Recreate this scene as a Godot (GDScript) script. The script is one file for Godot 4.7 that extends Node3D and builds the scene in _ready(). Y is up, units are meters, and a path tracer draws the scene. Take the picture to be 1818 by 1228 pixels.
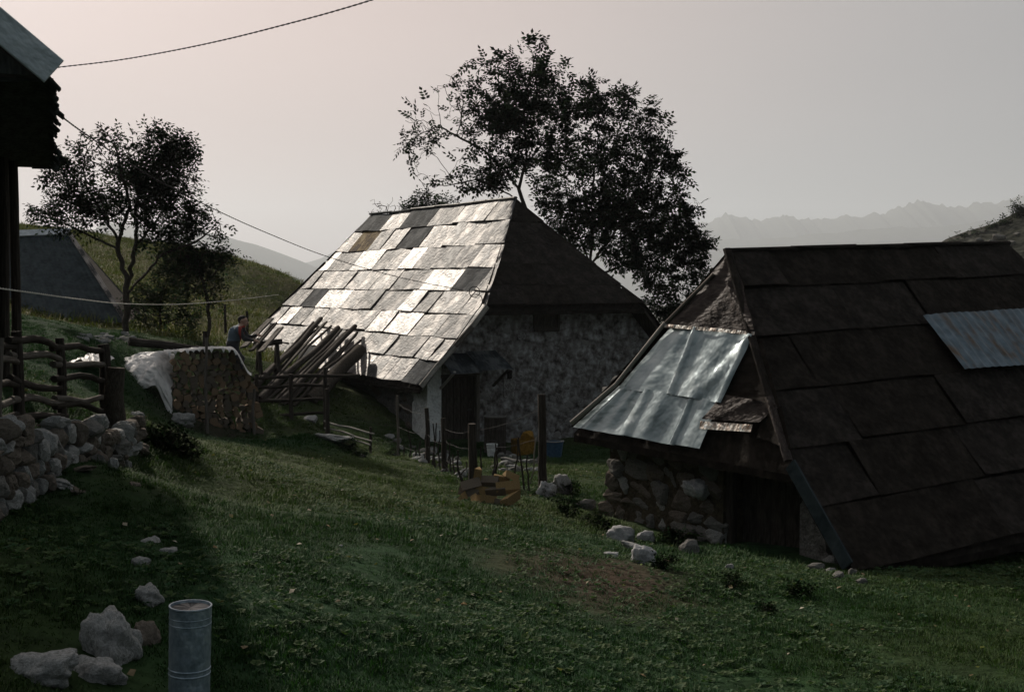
extends Node3D
# A mountain farmyard in hazy back light: tin-roofed stone house, stone hut, ash trees, wood stack.

const F := 2200.0                  # focal length in pixels of the 1818 x 1228 frame
const EYE := Vector3(0, 4.2, 0)
const PITCH := -0.0518             # the camera looks slightly down
const SUN_AZ := -29.0              # degrees from the view axis, negative is towards -x
const SUN_EL := 28.0
var rng := RandomNumberGenerator.new()
var noise_a := FastNoiseLite.new()
var noise_b := FastNoiseLite.new()
var M := {}
var names := {}
var ctrl: Array[Vector3] = []      # x, depth, height
var rbf := PackedFloat64Array()
var rocks: Array[Mesh] = []
var big_rocks: Array[Mesh] = []

# ---------------------------------------------------------------- frame helpers
func ray(px: float, py: float) -> Vector3:
	var v := Vector3((px - 909.0) / F, -(py - 614.0) / F, -1.0)
	return v.rotated(Vector3.RIGHT, PITCH)
func at(px: float, py: float, d: float) -> Vector3:
	var v := ray(px, py)
	return EYE + v * (d / -v.z)
func on_plane(root: Node3D, px: float, py: float, p0: Vector3, n: Vector3) -> Vector3:
	# the point of a plane given in root's own axes, in those axes
	var inv := root.transform.affine_inverse()
	var o := inv * EYE
	var v := inv.basis * ray(px, py)
	return o + v * ((p0 - o).dot(n) / v.dot(n))

# ---------------------------------------------------------------- naming
func numbered(called: String) -> String:
	if not names.has(called):
		names[called] = 0
		return called
	names[called] += 1
	return "%s_%03d" % [called, names[called]]
func tag(o: Node, label: String, category: String, group := "", kind := "") -> Node:
	if label: o.set_meta("label", label)
	if category: o.set_meta("category", category)
	if group: o.set_meta("group", group)
	if kind: o.set_meta("kind", kind)
	return o
func thing(called: String, label: String, category: String, pos := Vector3.ZERO, turn := 0.0, group := "") -> Node3D:
	var o := Node3D.new()
	o.name = numbered(called)
	add_child(o)
	o.position = pos
	o.rotation.y = turn
	tag(o, label, category, group)
	return o
func piece(called: String, mesh: Mesh, m: Material, parent: Node = self) -> MeshInstance3D:
	var o := MeshInstance3D.new()
	o.mesh = mesh
	o.material_override = m
	o.name = numbered(called) if parent == self else called
	parent.add_child(o, true)
	return o

# ---------------------------------------------------------------- materials
func srgb(c: Color) -> Color:
	return c.linear_to_srgb()
func noise_image(size: int, freq: float, oct: int, seed_: int, stretch := Vector2.ONE) -> Image:
	# values 0..1 of tiling noise (4-D torus), stretched at will
	var n := FastNoiseLite.new()
	n.seed = seed_
	n.noise_type = FastNoiseLite.TYPE_SIMPLEX_SMOOTH
	n.frequency = freq
	n.fractal_octaves = oct
	var base := n.get_seamless_image(size, size, false, false, 0.2)
	if stretch != Vector2.ONE:
		base.resize(int(size * stretch.x), int(size * stretch.y), Image.INTERPOLATE_CUBIC)
		var out := Image.create_empty(size, size, false, base.get_format())
		for y in range(0, size, base.get_height()):
			for x in range(0, size, base.get_width()):
				out.blit_rect(base, Rect2i(Vector2i.ZERO, base.get_size()), Vector2i(x, y))
		base = out
	base.convert(Image.FORMAT_L8)
	return base
var cache := {}
func tin_mat(key: String, cols: Array, rough: float, metal: float, bump := 0.35, spec := 0.3) -> StandardMaterial3D:
	# weathered sheet metal: streaks down the sheet, creases across it, blotches
	var a := noise_image(256, .03, 4, 41, Vector2(.25, 1)).get_data()
	var b := noise_image(256, .03, 3, 42, Vector2(1, .125)).get_data()
	var c := noise_image(256, .012, 3, 43).get_data()
	var mix := PackedByteArray()
	mix.resize(256 * 256)
	for i in 256 * 256: mix[i] = clampi(int(128 + (a[i] - 128) * .75 + (b[i] - 128) * .5 + (c[i] - 128) * 1.5), 0, 255)
	var m := StandardMaterial3D.new()
	m.albedo_texture = ramp_texture(256, mix, mix, cols)
	var im := Image.create_from_data(256, 256, false, Image.FORMAT_L8, mix)
	im.convert(Image.FORMAT_RGBA8)
	im.bump_map_to_normal_map(3.0)
	if not normal_cache.has("tin"): normal_cache["tin"] = ImageTexture.create_from_image(im)
	m.normal_enabled = true
	m.normal_texture = normal_cache["tin"]
	m.normal_scale = bump
	m.roughness = rough
	m.metallic = metal
	m.metallic_specular = spec
	m.uv1_scale = Vector3(.42, .42, 1)
	M[key] = m
	return m
func cached_noise(size: int, freq: float, oct: int, seed_: int) -> PackedByteArray:
	var k := "%d_%f_%d_%d" % [size, freq, oct, seed_]
	if not cache.has(k):
		cache[k] = noise_image(size, freq, oct, seed_).get_data()
	return cache[k]
func ramp_texture(size: int, data: PackedByteArray, data2: PackedByteArray, cols: Array) -> ImageTexture:
	var n := cols.size() - 1
	var bytes := PackedByteArray()
	bytes.resize(size * size * 3)
	var lut := []
	for i in 256:
		var t := clampf((i / 255.0 - 0.2) / 0.6, 0, 1) * n
		var k := mini(int(t), n - 1)
		lut.append(srgb((cols[k] as Color).lerp(cols[k + 1], t - k)))
	for i in size * size:
		var v: int = clampi(int(data[i] * 0.6 + data2[i] * 0.4), 0, 255)
		var c: Color = lut[v]
		bytes[i * 3] = int(c.r * 255)
		bytes[i * 3 + 1] = int(c.g * 255)
		bytes[i * 3 + 2] = int(c.b * 255)
	var im := Image.create_from_data(size, size, false, Image.FORMAT_RGB8, bytes)
	return ImageTexture.create_from_image(im)
var normal_cache := {}
func normal_tex(freq: float, oct: int, seed_: int, strength: float) -> ImageTexture:
	var k := "%f_%d_%d_%f" % [freq, oct, seed_, strength]
	if not normal_cache.has(k):
		var im := noise_image(256, freq, oct, seed_)
		im.convert(Image.FORMAT_RGBA8)
		im.bump_map_to_normal_map(strength)
		normal_cache[k] = ImageTexture.create_from_image(im)
	return normal_cache[k]
# colours are linear base colours; uvs: world triplanar scale (1/m), or negative for the mesh's own uv
func mat(key: String, cols: Array, rough: float, metal := 0.0, scale := Vector3.ONE, f1 := 0.01, f2 := 0.05, own_uv := false, bump := 0.6, bump_f := 0.05) -> StandardMaterial3D:
	var m := StandardMaterial3D.new()
	var h := hash(key) % 1000
	m.albedo_texture = ramp_texture(256, cached_noise(256, f1, 4, 11 + h % 3), cached_noise(256, f2, 3, 23 + h % 4), cols)
	m.roughness = rough
	m.metallic = metal
	if bump > 0.0:
		m.normal_enabled = true
		m.normal_texture = normal_tex(bump_f, 4, 5, 6.0)
		m.normal_scale = bump
	if not own_uv:
		m.uv1_triplanar = true
	m.uv1_scale = scale
	m.metallic_specular = 0.5 if metal > 0.15 else 0.15
	M[key] = m
	return m
func g(v: float) -> Color: return Color(v, v, v)
func c3(r: float, gg: float, b: float) -> Color: return Color(r, gg, b)

# ---------------------------------------------------------------- mesh helpers
func commit(st: SurfaceTool, normals := true) -> ArrayMesh:
	if normals: st.generate_normals()
	return st.commit()
func begin(smooth := true) -> SurfaceTool:
	var st := SurfaceTool.new()
	st.begin(Mesh.PRIMITIVE_TRIANGLES)
	st.set_smooth_group(0 if smooth else -1)
	return st
func grid_mesh(pts: Array, nx: int, ny: int, uvs: Array, flip := false) -> ArrayMesh:
	# pts row by row, (nx+1) * (ny+1)
	var st := begin(true)
	for i in pts.size():
		st.set_uv(uvs[i])
		st.add_vertex(pts[i])
	for j in ny:
		for i in nx:
			var a := j * (nx + 1) + i
			var b := a + 1
			var c := a + nx + 2
			var d := a + nx + 1
			if flip:
				for k in [a, c, b, a, d, c]: st.add_index(k)
			else:
				for k in [a, b, c, a, c, d]: st.add_index(k)
	st.generate_normals()
	return st.commit()
func frame_of(t: Vector3, up := Vector3.UP) -> Basis:
	var n := t.normalized()
	var s := n.cross(up)
	if s.length() < 0.01: s = n.cross(Vector3.RIGHT)
	s = s.normalized()
	return Basis(s, n, s.cross(n).normalized() * -1.0)
func tri(st: SurfaceTool, a: Vector3, b: Vector3, c: Vector3, ua := Vector2.ZERO, ub := Vector2.ZERO, uc := Vector2.ZERO) -> void:
	st.set_uv(ua); st.add_vertex(a)
	st.set_uv(ub); st.add_vertex(b)
	st.set_uv(uc); st.add_vertex(c)
func quad(st: SurfaceTool, a: Vector3, b: Vector3, c: Vector3, d: Vector3) -> void:
	# corners clockwise seen from outside; uv in metres
	var w := a.distance_to(b)
	var h := a.distance_to(d)
	tri(st, a, b, c, Vector2.ZERO, Vector2(w, 0), Vector2(w, h))
	tri(st, a, c, d, Vector2.ZERO, Vector2(w, h), Vector2(0, h))
func tube_into(st: SurfaceTool, pts: Array, rad: Array, sides: int, rough := 0.0, caps := true, squash := 1.0) -> void:
	var n := pts.size()
	var rings := []
	var along := []
	var len_ := 0.0
	var ref := Vector3.ZERO
	for i in n:
		var t: Vector3 = pts[mini(i + 1, n - 1)] - pts[maxi(i - 1, 0)]
		if t.length() < 1e-6: t = Vector3.UP
		t = t.normalized()
		if ref == Vector3.ZERO: ref = t.cross(Vector3.UP if absf(t.y) < 0.9 else Vector3.RIGHT).normalized()
		var s := (ref - t * ref.dot(t)).normalized()
		ref = s
		var b := t.cross(s)
		if i > 0: len_ += (pts[i] as Vector3).distance_to(pts[i - 1])
		along.append(len_)
		var ring := []
		for k in sides:
			var a := TAU * k / sides
			var r: float = rad[i]
			if rough > 0.0:
				var q: Vector3 = (pts[i] as Vector3) * 0.6 + (s * cos(a) + b * sin(a)) * 1.3
				r *= 1.0 + rough * noise_a.get_noise_3dv(q * 90.0)
			ring.append((pts[i] as Vector3) + (s * cos(a) + b * sin(a) * squash) * r)
		rings.append(ring)
	st.set_smooth_group(0 if sides > 4 else 0xFFFFFFFF)
	for i in n - 1:
		for k in sides:
			var k2 := (k + 1) % sides
			var u0 := Vector2(float(k) / sides, along[i])
			var u1 := Vector2(float(k + 1) / sides, along[i])
			var u2 := Vector2(float(k + 1) / sides, along[i + 1])
			var u3 := Vector2(float(k) / sides, along[i + 1])
			tri(st, rings[i][k], rings[i + 1][k], rings[i + 1][k2], u0, u3, u2)
			tri(st, rings[i][k], rings[i + 1][k2], rings[i][k2], u0, u2, u1)
	if caps:
		st.set_smooth_group(0xFFFFFFFF)
		for k in sides:
			var k2 := (k + 1) % sides
			tri(st, pts[0], rings[0][k], rings[0][k2], Vector2(.5, .5), Vector2(.4, .5), Vector2(.5, .4))
			tri(st, pts[n - 1], rings[n - 1][k2], rings[n - 1][k], Vector2(.5, .5), Vector2(.4, .5), Vector2(.5, .4))
func tube(pts: Array, rad: Array, sides := 8, rough := 0.0, squash := 1.0) -> ArrayMesh:
	var st := begin(true)
	tube_into(st, pts, rad, sides, rough, true, squash)
	st.generate_normals()
	st.index()
	return st.commit()
func wobbly(a: Vector3, b: Vector3, n: int, amp: float, seed_: int) -> Array:
	var out := []
	for i in n + 1:
		var t := float(i) / n
		var w := sin(PI * t) * amp
		out.append(a.lerp(b, t) + Vector3(noise_a.get_noise_2d(seed_ * 91.0, t * 90.0), noise_a.get_noise_2d(seed_ * 57.0 + 400.0, t * 90.0), noise_a.get_noise_2d(seed_ * 33.0 + 900.0, t * 90.0)) * w * 2.0)
	return out
func pole(called: String, a: Vector3, b: Vector3, r0: float, r1: float, m: Material, parent: Node = self, amp := 0.03, seed_ := 1, sides := 8) -> MeshInstance3D:
	var n := 6
	var rad := []
	for i in n + 1: rad.append(lerpf(r0, r1, float(i) / n))
	return piece(called, tube(wobbly(a, b, n, amp, seed_), rad, sides, 0.16), m, parent)
func beam_into(st: SurfaceTool, a: Vector3, b: Vector3, w: float, h: float, up := Vector3.UP) -> void:
	# a plank with chamfered long edges, w across, h along up
	var t := (b - a).normalized()
	var s := t.cross(up)
	if s.length() < 0.05: s = t.cross(Vector3.RIGHT)
	s = s.normalized()
	var u := s.cross(t).normalized()
	var c := minf(w, h) * 0.14
	var prof := [[-w / 2, -h / 2 + c], [-w / 2, h / 2 - c], [-w / 2 + c, h / 2], [w / 2 - c, h / 2], [w / 2, h / 2 - c], [w / 2, -h / 2 + c], [w / 2 - c, -h / 2], [-w / 2 + c, -h / 2]]
	var ra := []
	var rb := []
	for p in prof:
		ra.append(a + s * p[0] + u * p[1])
		rb.append(b + s * p[0] + u * p[1])
	var l := a.distance_to(b)
	st.set_smooth_group(0xFFFFFFFF)
	for k in 8:
		var k2 := (k + 1) % 8
		var v0 := k / 8.0
		var v1 := (k + 1) / 8.0
		tri(st, ra[k], ra[k2], rb[k2], Vector2(v0, 0), Vector2(v1, 0), Vector2(v1, l))
		tri(st, ra[k], rb[k2], rb[k], Vector2(v0, 0), Vector2(v1, l), Vector2(v0, l))
		tri(st, a, ra[k2], ra[k], Vector2(.5, .5), Vector2(.5, .4), Vector2(.4, .5))
		tri(st, b, rb[k], rb[k2], Vector2(.5, .5), Vector2(.5, .4), Vector2(.4, .5))
func beam(a: Vector3, b: Vector3, w: float, h: float, up := Vector3.UP) -> ArrayMesh:
	var st := begin(false)
	beam_into(st, a, b, w, h, up)
	st.generate_normals()
	st.index()
	return st.commit()
func block(lo: Vector3, hi: Vector3) -> ArrayMesh:
	return beam(Vector3((lo.x + hi.x) / 2, (lo.y + hi.y) / 2, lo.z), Vector3((lo.x + hi.x) / 2, (lo.y + hi.y) / 2, hi.z), hi.x - lo.x, hi.y - lo.y)
func slab(poly: Array, off: Vector3) -> ArrayMesh:
	# a convex polygon with thickness
	var st := begin(false)
	var n := poly.size()
	for i in range(1, n - 1):
		tri(st, poly[0], poly[i], poly[i + 1], vv(poly[0]), vv(poly[i]), vv(poly[i + 1]))
		tri(st, poly[0] + off, poly[i + 1] + off, poly[i] + off, vv(poly[0]), vv(poly[i + 1]), vv(poly[i]))
	for i in n:
		var j := (i + 1) % n
		quad(st, poly[i], poly[i] + off, poly[j] + off, poly[j])
	st.generate_normals()
	return st.commit()
func vv(p: Vector3) -> Vector2: return Vector2(p.x + p.z, p.y)
func ico(sub: int) -> Array:
	var p := (1.0 + sqrt(5.0)) / 2.0
	var v: Array = []
	for q in [[-1, p, 0], [1, p, 0], [-1, -p, 0], [1, -p, 0], [0, -1, p], [0, 1, p], [0, -1, -p], [0, 1, -p], [p, 0, -1], [p, 0, 1], [-p, 0, -1], [-p, 0, 1]]:
		v.append(Vector3(q[0], q[1], q[2]).normalized())
	var f := [[0, 11, 5], [0, 5, 1], [0, 1, 7], [0, 7, 10], [0, 10, 11], [1, 5, 9], [5, 11, 4], [11, 10, 2], [10, 7, 6], [7, 1, 8], [3, 9, 4], [3, 4, 2], [3, 2, 6], [3, 6, 8], [3, 8, 9], [4, 9, 5], [2, 4, 11], [6, 2, 10], [8, 6, 7], [9, 8, 1]]
	var tris := []
	for q in f: tris.append([v[q[0]], v[q[2]], v[q[1]]])
	for k in sub:
		var nt := []
		for t in tris:
			var ab: Vector3 = (t[0] + t[1]).normalized()
			var bc: Vector3 = (t[1] + t[2]).normalized()
			var ca: Vector3 = (t[2] + t[0]).normalized()
			nt.append([t[0], ab, ca]); nt.append([ab, t[1], bc]); nt.append([ca, bc, t[2]]); nt.append([ab, bc, ca])
		tris = nt
	return tris
func rock_mesh(sub: int, seed_: int, boxy: float, rough: float) -> ArrayMesh:
	# a stone of about unit size: box-like, cut by a few random planes, pitted
	var st := begin(sub > 2)
	var r := RandomNumberGenerator.new()
	r.seed = seed_
	var cuts := []
	for i in 10:
		var n := Vector3(r.randfn(), r.randfn(), r.randfn()).normalized()
		cuts.append([n, r.randf_range(0.34, 0.46)])
	for t in ico(sub):
		for p in t:
			var q: Vector3 = p
			var m := maxf(absf(q.x), maxf(absf(q.y), absf(q.z)))
			q = q.lerp(q / m, boxy) * 0.5
			for c in cuts:
				var over: float = q.dot(c[0]) - c[1]
				if over > 0.0: q -= c[0] * over * 0.9
			q *= 1.0 + rough * noise_a.get_noise_3dv(q * 160.0 + Vector3.ONE * seed_ * 31.0) + rough * 0.6 * noise_a.get_noise_3dv(q * 420.0 + Vector3.ONE * seed_ * 17.0)
			st.set_uv(Vector2(q.x, q.y))
			st.add_vertex(q)
	st.generate_normals()
	st.index()
	return st.commit()
func put(called: String, mesh: Mesh, m: Material, parent: Node, pos: Vector3, size: Vector3, rot := Vector3.ZERO) -> MeshInstance3D:
	var o := piece(called, mesh, m, parent)
	o.transform = Transform3D(Basis.from_euler(rot).scaled_local(size), pos)
	return o

# ---------------------------------------------------------------- terrain
func solve_terrain() -> void:
	var n := ctrl.size()
	var a := []
	for i in n + 3:
		var row := PackedFloat64Array()
		row.resize(n + 4)
		a.append(row)
	for i in n:
		for j in n:
			a[i][j] = Vector2(ctrl[i].x - ctrl[j].x, ctrl[i].y - ctrl[j].y).length()
		a[i][i] = -0.25
		a[i][n] = 1.0; a[i][n + 1] = ctrl[i].x; a[i][n + 2] = ctrl[i].y
		a[n][i] = 1.0; a[n + 1][i] = ctrl[i].x; a[n + 2][i] = ctrl[i].y
		a[i][n + 3] = ctrl[i].z
	var s := n + 3
	for i in s:
		var piv := i
		for k in range(i, s):
			if absf(a[k][i]) > absf(a[piv][i]): piv = k
		var tmp = a[i]; a[i] = a[piv]; a[piv] = tmp
		for k in range(i + 1, s):
			var f: float = a[k][i] / a[i][i]
			if f == 0.0: continue
			for q in range(i, s + 1): a[k][q] -= f * a[i][q]
	rbf.resize(s)
	for i in range(s - 1, -1, -1):
		var v: float = a[i][s]
		for q in range(i + 1, s): v -= a[i][q] * rbf[q]
		rbf[i] = v / a[i][i]
func smooth_height(x: float, d: float) -> float:
	var n := ctrl.size()
	var v: float = rbf[n] + rbf[n + 1] * x + rbf[n + 2] * d
	for i in n:
		var dx := x - ctrl[i].x
		var dy := d - ctrl[i].y
		v += rbf[i] * sqrt(dx * dx + dy * dy)
	return v
func height(x: float, z: float) -> float:
	var d := -z
	var far := smoothstep(120.0, 300.0, sqrt(x * x + d * d))
	var v := 0.0
	if far < 1.0: v = smooth_height(x, d)
	v = lerpf(v, -90.0, far)
	v += noise_a.get_noise_2d(x * 14.0, d * 14.0) * 0.16 + noise_b.get_noise_2d(x * 45.0, d * 45.0) * 0.07
	v += 0.34 * exp(-(pow((x + 3.75) / 0.9, 2.0) + pow((d - 23.6) / 0.55, 2.0)))
	return v
func ground_at(x: float, z: float, lift := 0.0) -> Vector3:
	return Vector3(x, height(x, z) + lift, z)
func ground_px(px: float, py: float, guess := 15.0) -> Vector3:
	# where the sight line through a pixel meets the ground
	var v := ray(px, py)
	var lo := 3.0
	var t := lo
	while t < 120.0:
		var p := EYE + v * t
		if p.y < height(p.x, p.z): break
		t += 0.1
	return EYE + v * t

# ---------------------------------------------------------------- roofs, walls
# One roof face covered in sheets: points O + A*s + Down*v, v from 0 at the top to 1 at the eave,
# s held between the face's slanting edges. Each sheet is a part of its own.
func sheet_face(parent: Node, called: String, o: Vector3, ax: Vector3, down: Vector3, sn: Callable, sf: Callable, vs: Array, wmin: float, wmax: float, pick: Callable, seed_: int, sag := 0.0, amp := 0.008, lift := 0.03, gap := 0.03) -> void:
	var r := RandomNumberGenerator.new()
	r.seed = seed_
	var nrm := ax.cross(down).normalized()
	if nrm.y < 0: nrm = -nrm
	var dl := down.length()
	for j in vs.size() - 1:
		var v0: float = vs[j]
		var v1: float = vs[j + 1]
		var lo := minf(sn.call(v0), sn.call(v1))
		var hi := maxf(sf.call(v0), sf.call(v1))
		var s := lo - r.randf_range(0.0, wmin * 0.6)
		var i := 0
		while s < hi - 0.05:
			var w := r.randf_range(wmin, wmax)
			if hi - (s + w) < wmin * 0.45: w = hi - s + 0.02
			var s0 := s
			var s1 := s + w - gap
			s += w
			var k0 := v0 + r.randf_range(-0.004, 0.004)
			var k1 := v1 - (gap + r.randf_range(-.012, .012)) / dl
			if j == vs.size() - 2: k1 = v1 + r.randf_range(-0.006, 0.008)
			var nx := maxi(2, int(ceil(w / 0.22)))
			var ny := maxi(3, int(ceil((k1 - k0) * dl / 0.2)))
			var pts := []
			var uvs := []
			var tilt := r.randf_range(-0.03, 0.03)
			var skew := r.randf_range(-0.012, 0.012)
			var curl := r.randf_range(0.0, 0.03) * (1.0 if r.randf() < 0.4 else 0.2)
			var lay := 0.008 * ((i + j) % 2) + lift
			var seedv := r.randf() * 900.0
			var uo := Vector2(r.randf() * 7.0, r.randf() * 7.0)
			var wide := 0.0
			for b in ny + 1:
				var fv := float(b) / ny
				for a in nx + 1:
					var fa := float(a) / nx
					var v := lerpf(k0, k1, fv) + skew * (fa - 0.5)
					var sa := lerpf(s0, s1, fa)
					var ve := clampf(v, 0.0, 1.02)
					var sc := clampf(sa, sn.call(minf(ve, 1.0)) - 0.01, sf.call(minf(ve, 1.0)) + 0.01)
					wide = maxf(wide, sc - sn.call(minf(ve, 1.0)))
					var p := o + ax * sc + down * v
					var off := lay + 0.010 * fv + tilt * (fa - 0.5) + curl * fv * fv * fv * absf(sin(seedv + fa * 4.0))
					off += amp * noise_b.get_noise_3d(sa * 60.0, v * dl * 60.0, seedv) * 1.6 + amp * noise_a.get_noise_3d(sa * 20.0, v * dl * 26.0, seedv) * 2.0
					p += nrm * off
					p.y -= sag * sin(PI * clampf(v, 0, 1))
					pts.append(p)
					uvs.append(Vector2(sa, v * dl) + uo)
			# skip a sheet that the slanting edge swallows whole
			var size := 0.0
			size = (pts[nx * 1] as Vector3).distance_to(pts[0]) + (pts[(ny) * (nx + 1) + nx] as Vector3).distance_to(pts[ny * (nx + 1)])
			if size > 0.12:
				piece(called, grid_mesh(pts, nx, ny, uvs), pick.call(j, i, r), parent)
			i += 1
func quad_sheet(parent: Node, called: String, q: Array, nrm: Vector3, m: Material, nx := 8, ny := 8, amp := 0.02, seed_ := 1, folds: Array = []) -> MeshInstance3D:
	# a crumpled sheet between four corners (top a, top b, bottom b, bottom a); folds: [across, height, width, shear]
	var pts := []
	var uvs := []
	var w := (q[0] as Vector3).distance_to(q[1])
	var h := (q[0] as Vector3).distance_to(q[3])
	for j in ny + 1:
		var fv := minf(1.0, float(j) / ny)
		for i in nx + 1:
			var fa := float(i) / nx
			var p: Vector3 = (q[0] as Vector3).lerp(q[1], fa).lerp((q[3] as Vector3).lerp(q[2], fa), fv)
			var off := amp * (noise_a.get_noise_3d(fa * w * 70.0, fv * h * 70.0, seed_ * 77.0) * 1.5 + noise_b.get_noise_3d(fa * w * 140.0, fv * h * 140.0, seed_ * 37.0) * 0.7)
			for fo in folds:
				var dx: float = (fa + fo[3] * (fv - 0.5) - fo[0]) / fo[2]
				off += fo[1] * exp(-dx * dx)
			pts.append(p + nrm * off)
			uvs.append(Vector2(fa * w, fv * h) + Vector2(seed_ * 0.37, seed_ * 0.71))
	return piece(called, grid_mesh(pts, nx, ny, uvs), m, parent)
func stone_face(parent: Node, o: Vector3, ax: Vector3, len_: float, bottom: Callable, top: Callable, nrm: Vector3, smin: float, smax: float, mats: Array, seed_: int, depth := 0.22, holes: Array = []) -> int:
	# a face of dry-laid stones, each a part; o at the foot, ax along, nrm outwards
	var r := RandomNumberGenerator.new()
	r.seed = seed_
	var made := 0
	var y := 0.0
	var basis := Basis(ax, Vector3.UP, ax.cross(Vector3.UP))
	while y < 6.0:
		var hgt := r.randf_range(smin, smax) * 0.8
		var s := r.randf_range(-0.5, 0.0) * smax
		while s < len_:
			var w := r.randf_range(smin, smax) * r.randf_range(0.8, 1.5)
			var c := s + w / 2
			var hh := hgt * r.randf_range(0.85, 1.25)
			var yy := y + hgt / 2 + r.randf_range(-0.03, 0.03)
			s += w * 0.97
			if yy - hh * 0.3 > top.call(c) or yy + hh * 0.4 < bottom.call(c) or c < -0.05 or c > len_ + 0.05: continue
			var hit := false
			for q in holes:
				if c + w * 0.4 > q[0] and c - w * 0.4 < q[1] and yy > q[2] and yy < q[3]: hit = true
			if hit: continue
			var dd := depth * r.randf_range(0.8, 1.3)
			var ob := piece("stone", rocks[r.randi() % rocks.size()], mats[r.randi() % mats.size()], parent)
			var bb := basis * Basis.from_euler(Vector3(r.randf_range(-.12, .12), r.randf_range(-.15, .15), r.randf_range(-.16, .16)))
			ob.transform = Transform3D(bb.scaled_local(Vector3(w * 1.08, hh * 1.1, dd)), o + ax * c + Vector3.UP * yy + nrm * (r.randf_range(-0.035, 0.045) - depth * 0.28))
			made += 1
			if made >= 300: return made
		y += hgt * 0.95
		if y > top.call(len_ / 2) + 1.0: break
	return made

# ---------------------------------------------------------------- trees (space colonisation)
class Twig:
	var p := Vector3.ZERO
	var up := -1
	var kids := 0
	var r := 0.0
	var child: Array[int] = []
func grow(stems: Array, blobs: Array, step: float, infl: float, kill: float, seed_: int, lift := 0.12) -> Array:
	# stems: polylines that start the skeleton; blobs: [centre, radii, points]
	var r := RandomNumberGenerator.new()
	r.seed = seed_
	var nodes: Array = []
	for st in stems:
		var up := -1
		var from := 0
		if nodes.size() > 0:   # join the nearest node
			var best := 1e9
			for i in nodes.size():
				var q: float = (nodes[i] as Twig).p.distance_to(st[0])
				if q < best: best = q; up = i
			from = 1
		for k in range(from, st.size()):
			var a: Vector3 = st[k] if k == 0 else (nodes[up] as Twig).p
			var segs := 1 if k == 0 else maxi(1, int(a.distance_to(st[k]) / step))
			for q in segs:
				var t := Twig.new()
				t.p = st[k] if k == 0 else a.lerp(st[k], float(q + 1) / segs)
				t.p += Vector3(r.randfn(), 0, r.randfn()) * 0.02
				t.up = up
				nodes.append(t)
				up = nodes.size() - 1
	var att: PackedVector3Array = []
	for b in blobs:
		for k in int(b[2]):
			var v := Vector3(r.randfn(), r.randfn(), r.randfn()).normalized() * pow(r.randf(), 0.42)
			att.append(b[0] + v * (b[1] as Vector3))
	var near: PackedInt32Array = []
	var dist: PackedFloat32Array = []
	near.resize(att.size()); dist.resize(att.size())
	dist.fill(1e9)
	var fresh := 0
	for it in 90:
		for i in att.size():
			if dist[i] < 0: continue
			for k in range(fresh, nodes.size()):
				var q: float = (nodes[k] as Twig).p.distance_squared_to(att[i])
				if q < dist[i]: dist[i] = q; near[i] = k
		fresh = nodes.size()
		var dirs := {}
		for i in att.size():
			if dist[i] < 0 or dist[i] > infl * infl: continue
			if dist[i] < kill * kill: dist[i] = -1.0; continue
			var k := near[i]
			dirs[k] = dirs.get(k, Vector3.ZERO) + (att[i] - (nodes[k] as Twig).p).normalized()
		if dirs.is_empty(): break
		for k in dirs:
			var nd: Twig = nodes[k]
			if nd.kids > 3: continue
			var d: Vector3 = (dirs[k] as Vector3).normalized() + Vector3.UP * lift + Vector3(r.randfn(), r.randfn(), r.randfn()) * 0.16
			var t := Twig.new()
			t.p = nd.p + d.normalized() * step
			t.up = k
			nd.kids += 1
			nodes.append(t)
	# pipe model radii
	for i in nodes.size():
		var t: Twig = nodes[i]
		t.child = []
	for i in nodes.size():
		var t: Twig = nodes[i]
		if t.up >= 0: (nodes[t.up] as Twig).child.append(i)
	for i in range(nodes.size() - 1, -1, -1):
		var t: Twig = nodes[i]
		if t.child.is_empty(): t.r = 0.0065
		else:
			var s := 0.0
			for c in t.child: s += pow((nodes[c] as Twig).r, 2.35)
			t.r = pow(s, 1.0 / 2.35)
	return nodes
func twig_mesh(nodes: Array, rscale: float, rmax: float) -> ArrayMesh:
	var st := begin(true)
	for i in nodes.size():
		var t: Twig = nodes[i]
		var start := t.up < 0
		if t.up >= 0:
			var pa: Twig = nodes[t.up]
			var main := pa.child[0]
			for c in pa.child:
				if (nodes[c] as Twig).r > (nodes[main] as Twig).r: main = c
			start = main != i
		if not start: continue
		var pts := []
		var rad := []
		if t.up >= 0:
			pts.append((nodes[t.up] as Twig).p)
			rad.append(minf(t.r * rscale, rmax))
		var k := i
		while k >= 0:
			var q: Twig = nodes[k]
			pts.append(q.p)
			rad.append(minf(q.r * rscale, rmax))
			if q.child.is_empty(): break
			var best := q.child[0]
			for c in q.child:
				if (nodes[c] as Twig).r > (nodes[best] as Twig).r: best = c
			k = best
		if pts.size() > 1:
			tube_into(st, pts, rad, 7 if rad[0] > 0.05 else 4, 0.1 if rad[0] > 0.05 else 0.0, false)
	st.generate_normals()
	st.index()
	return st.commit()
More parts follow.
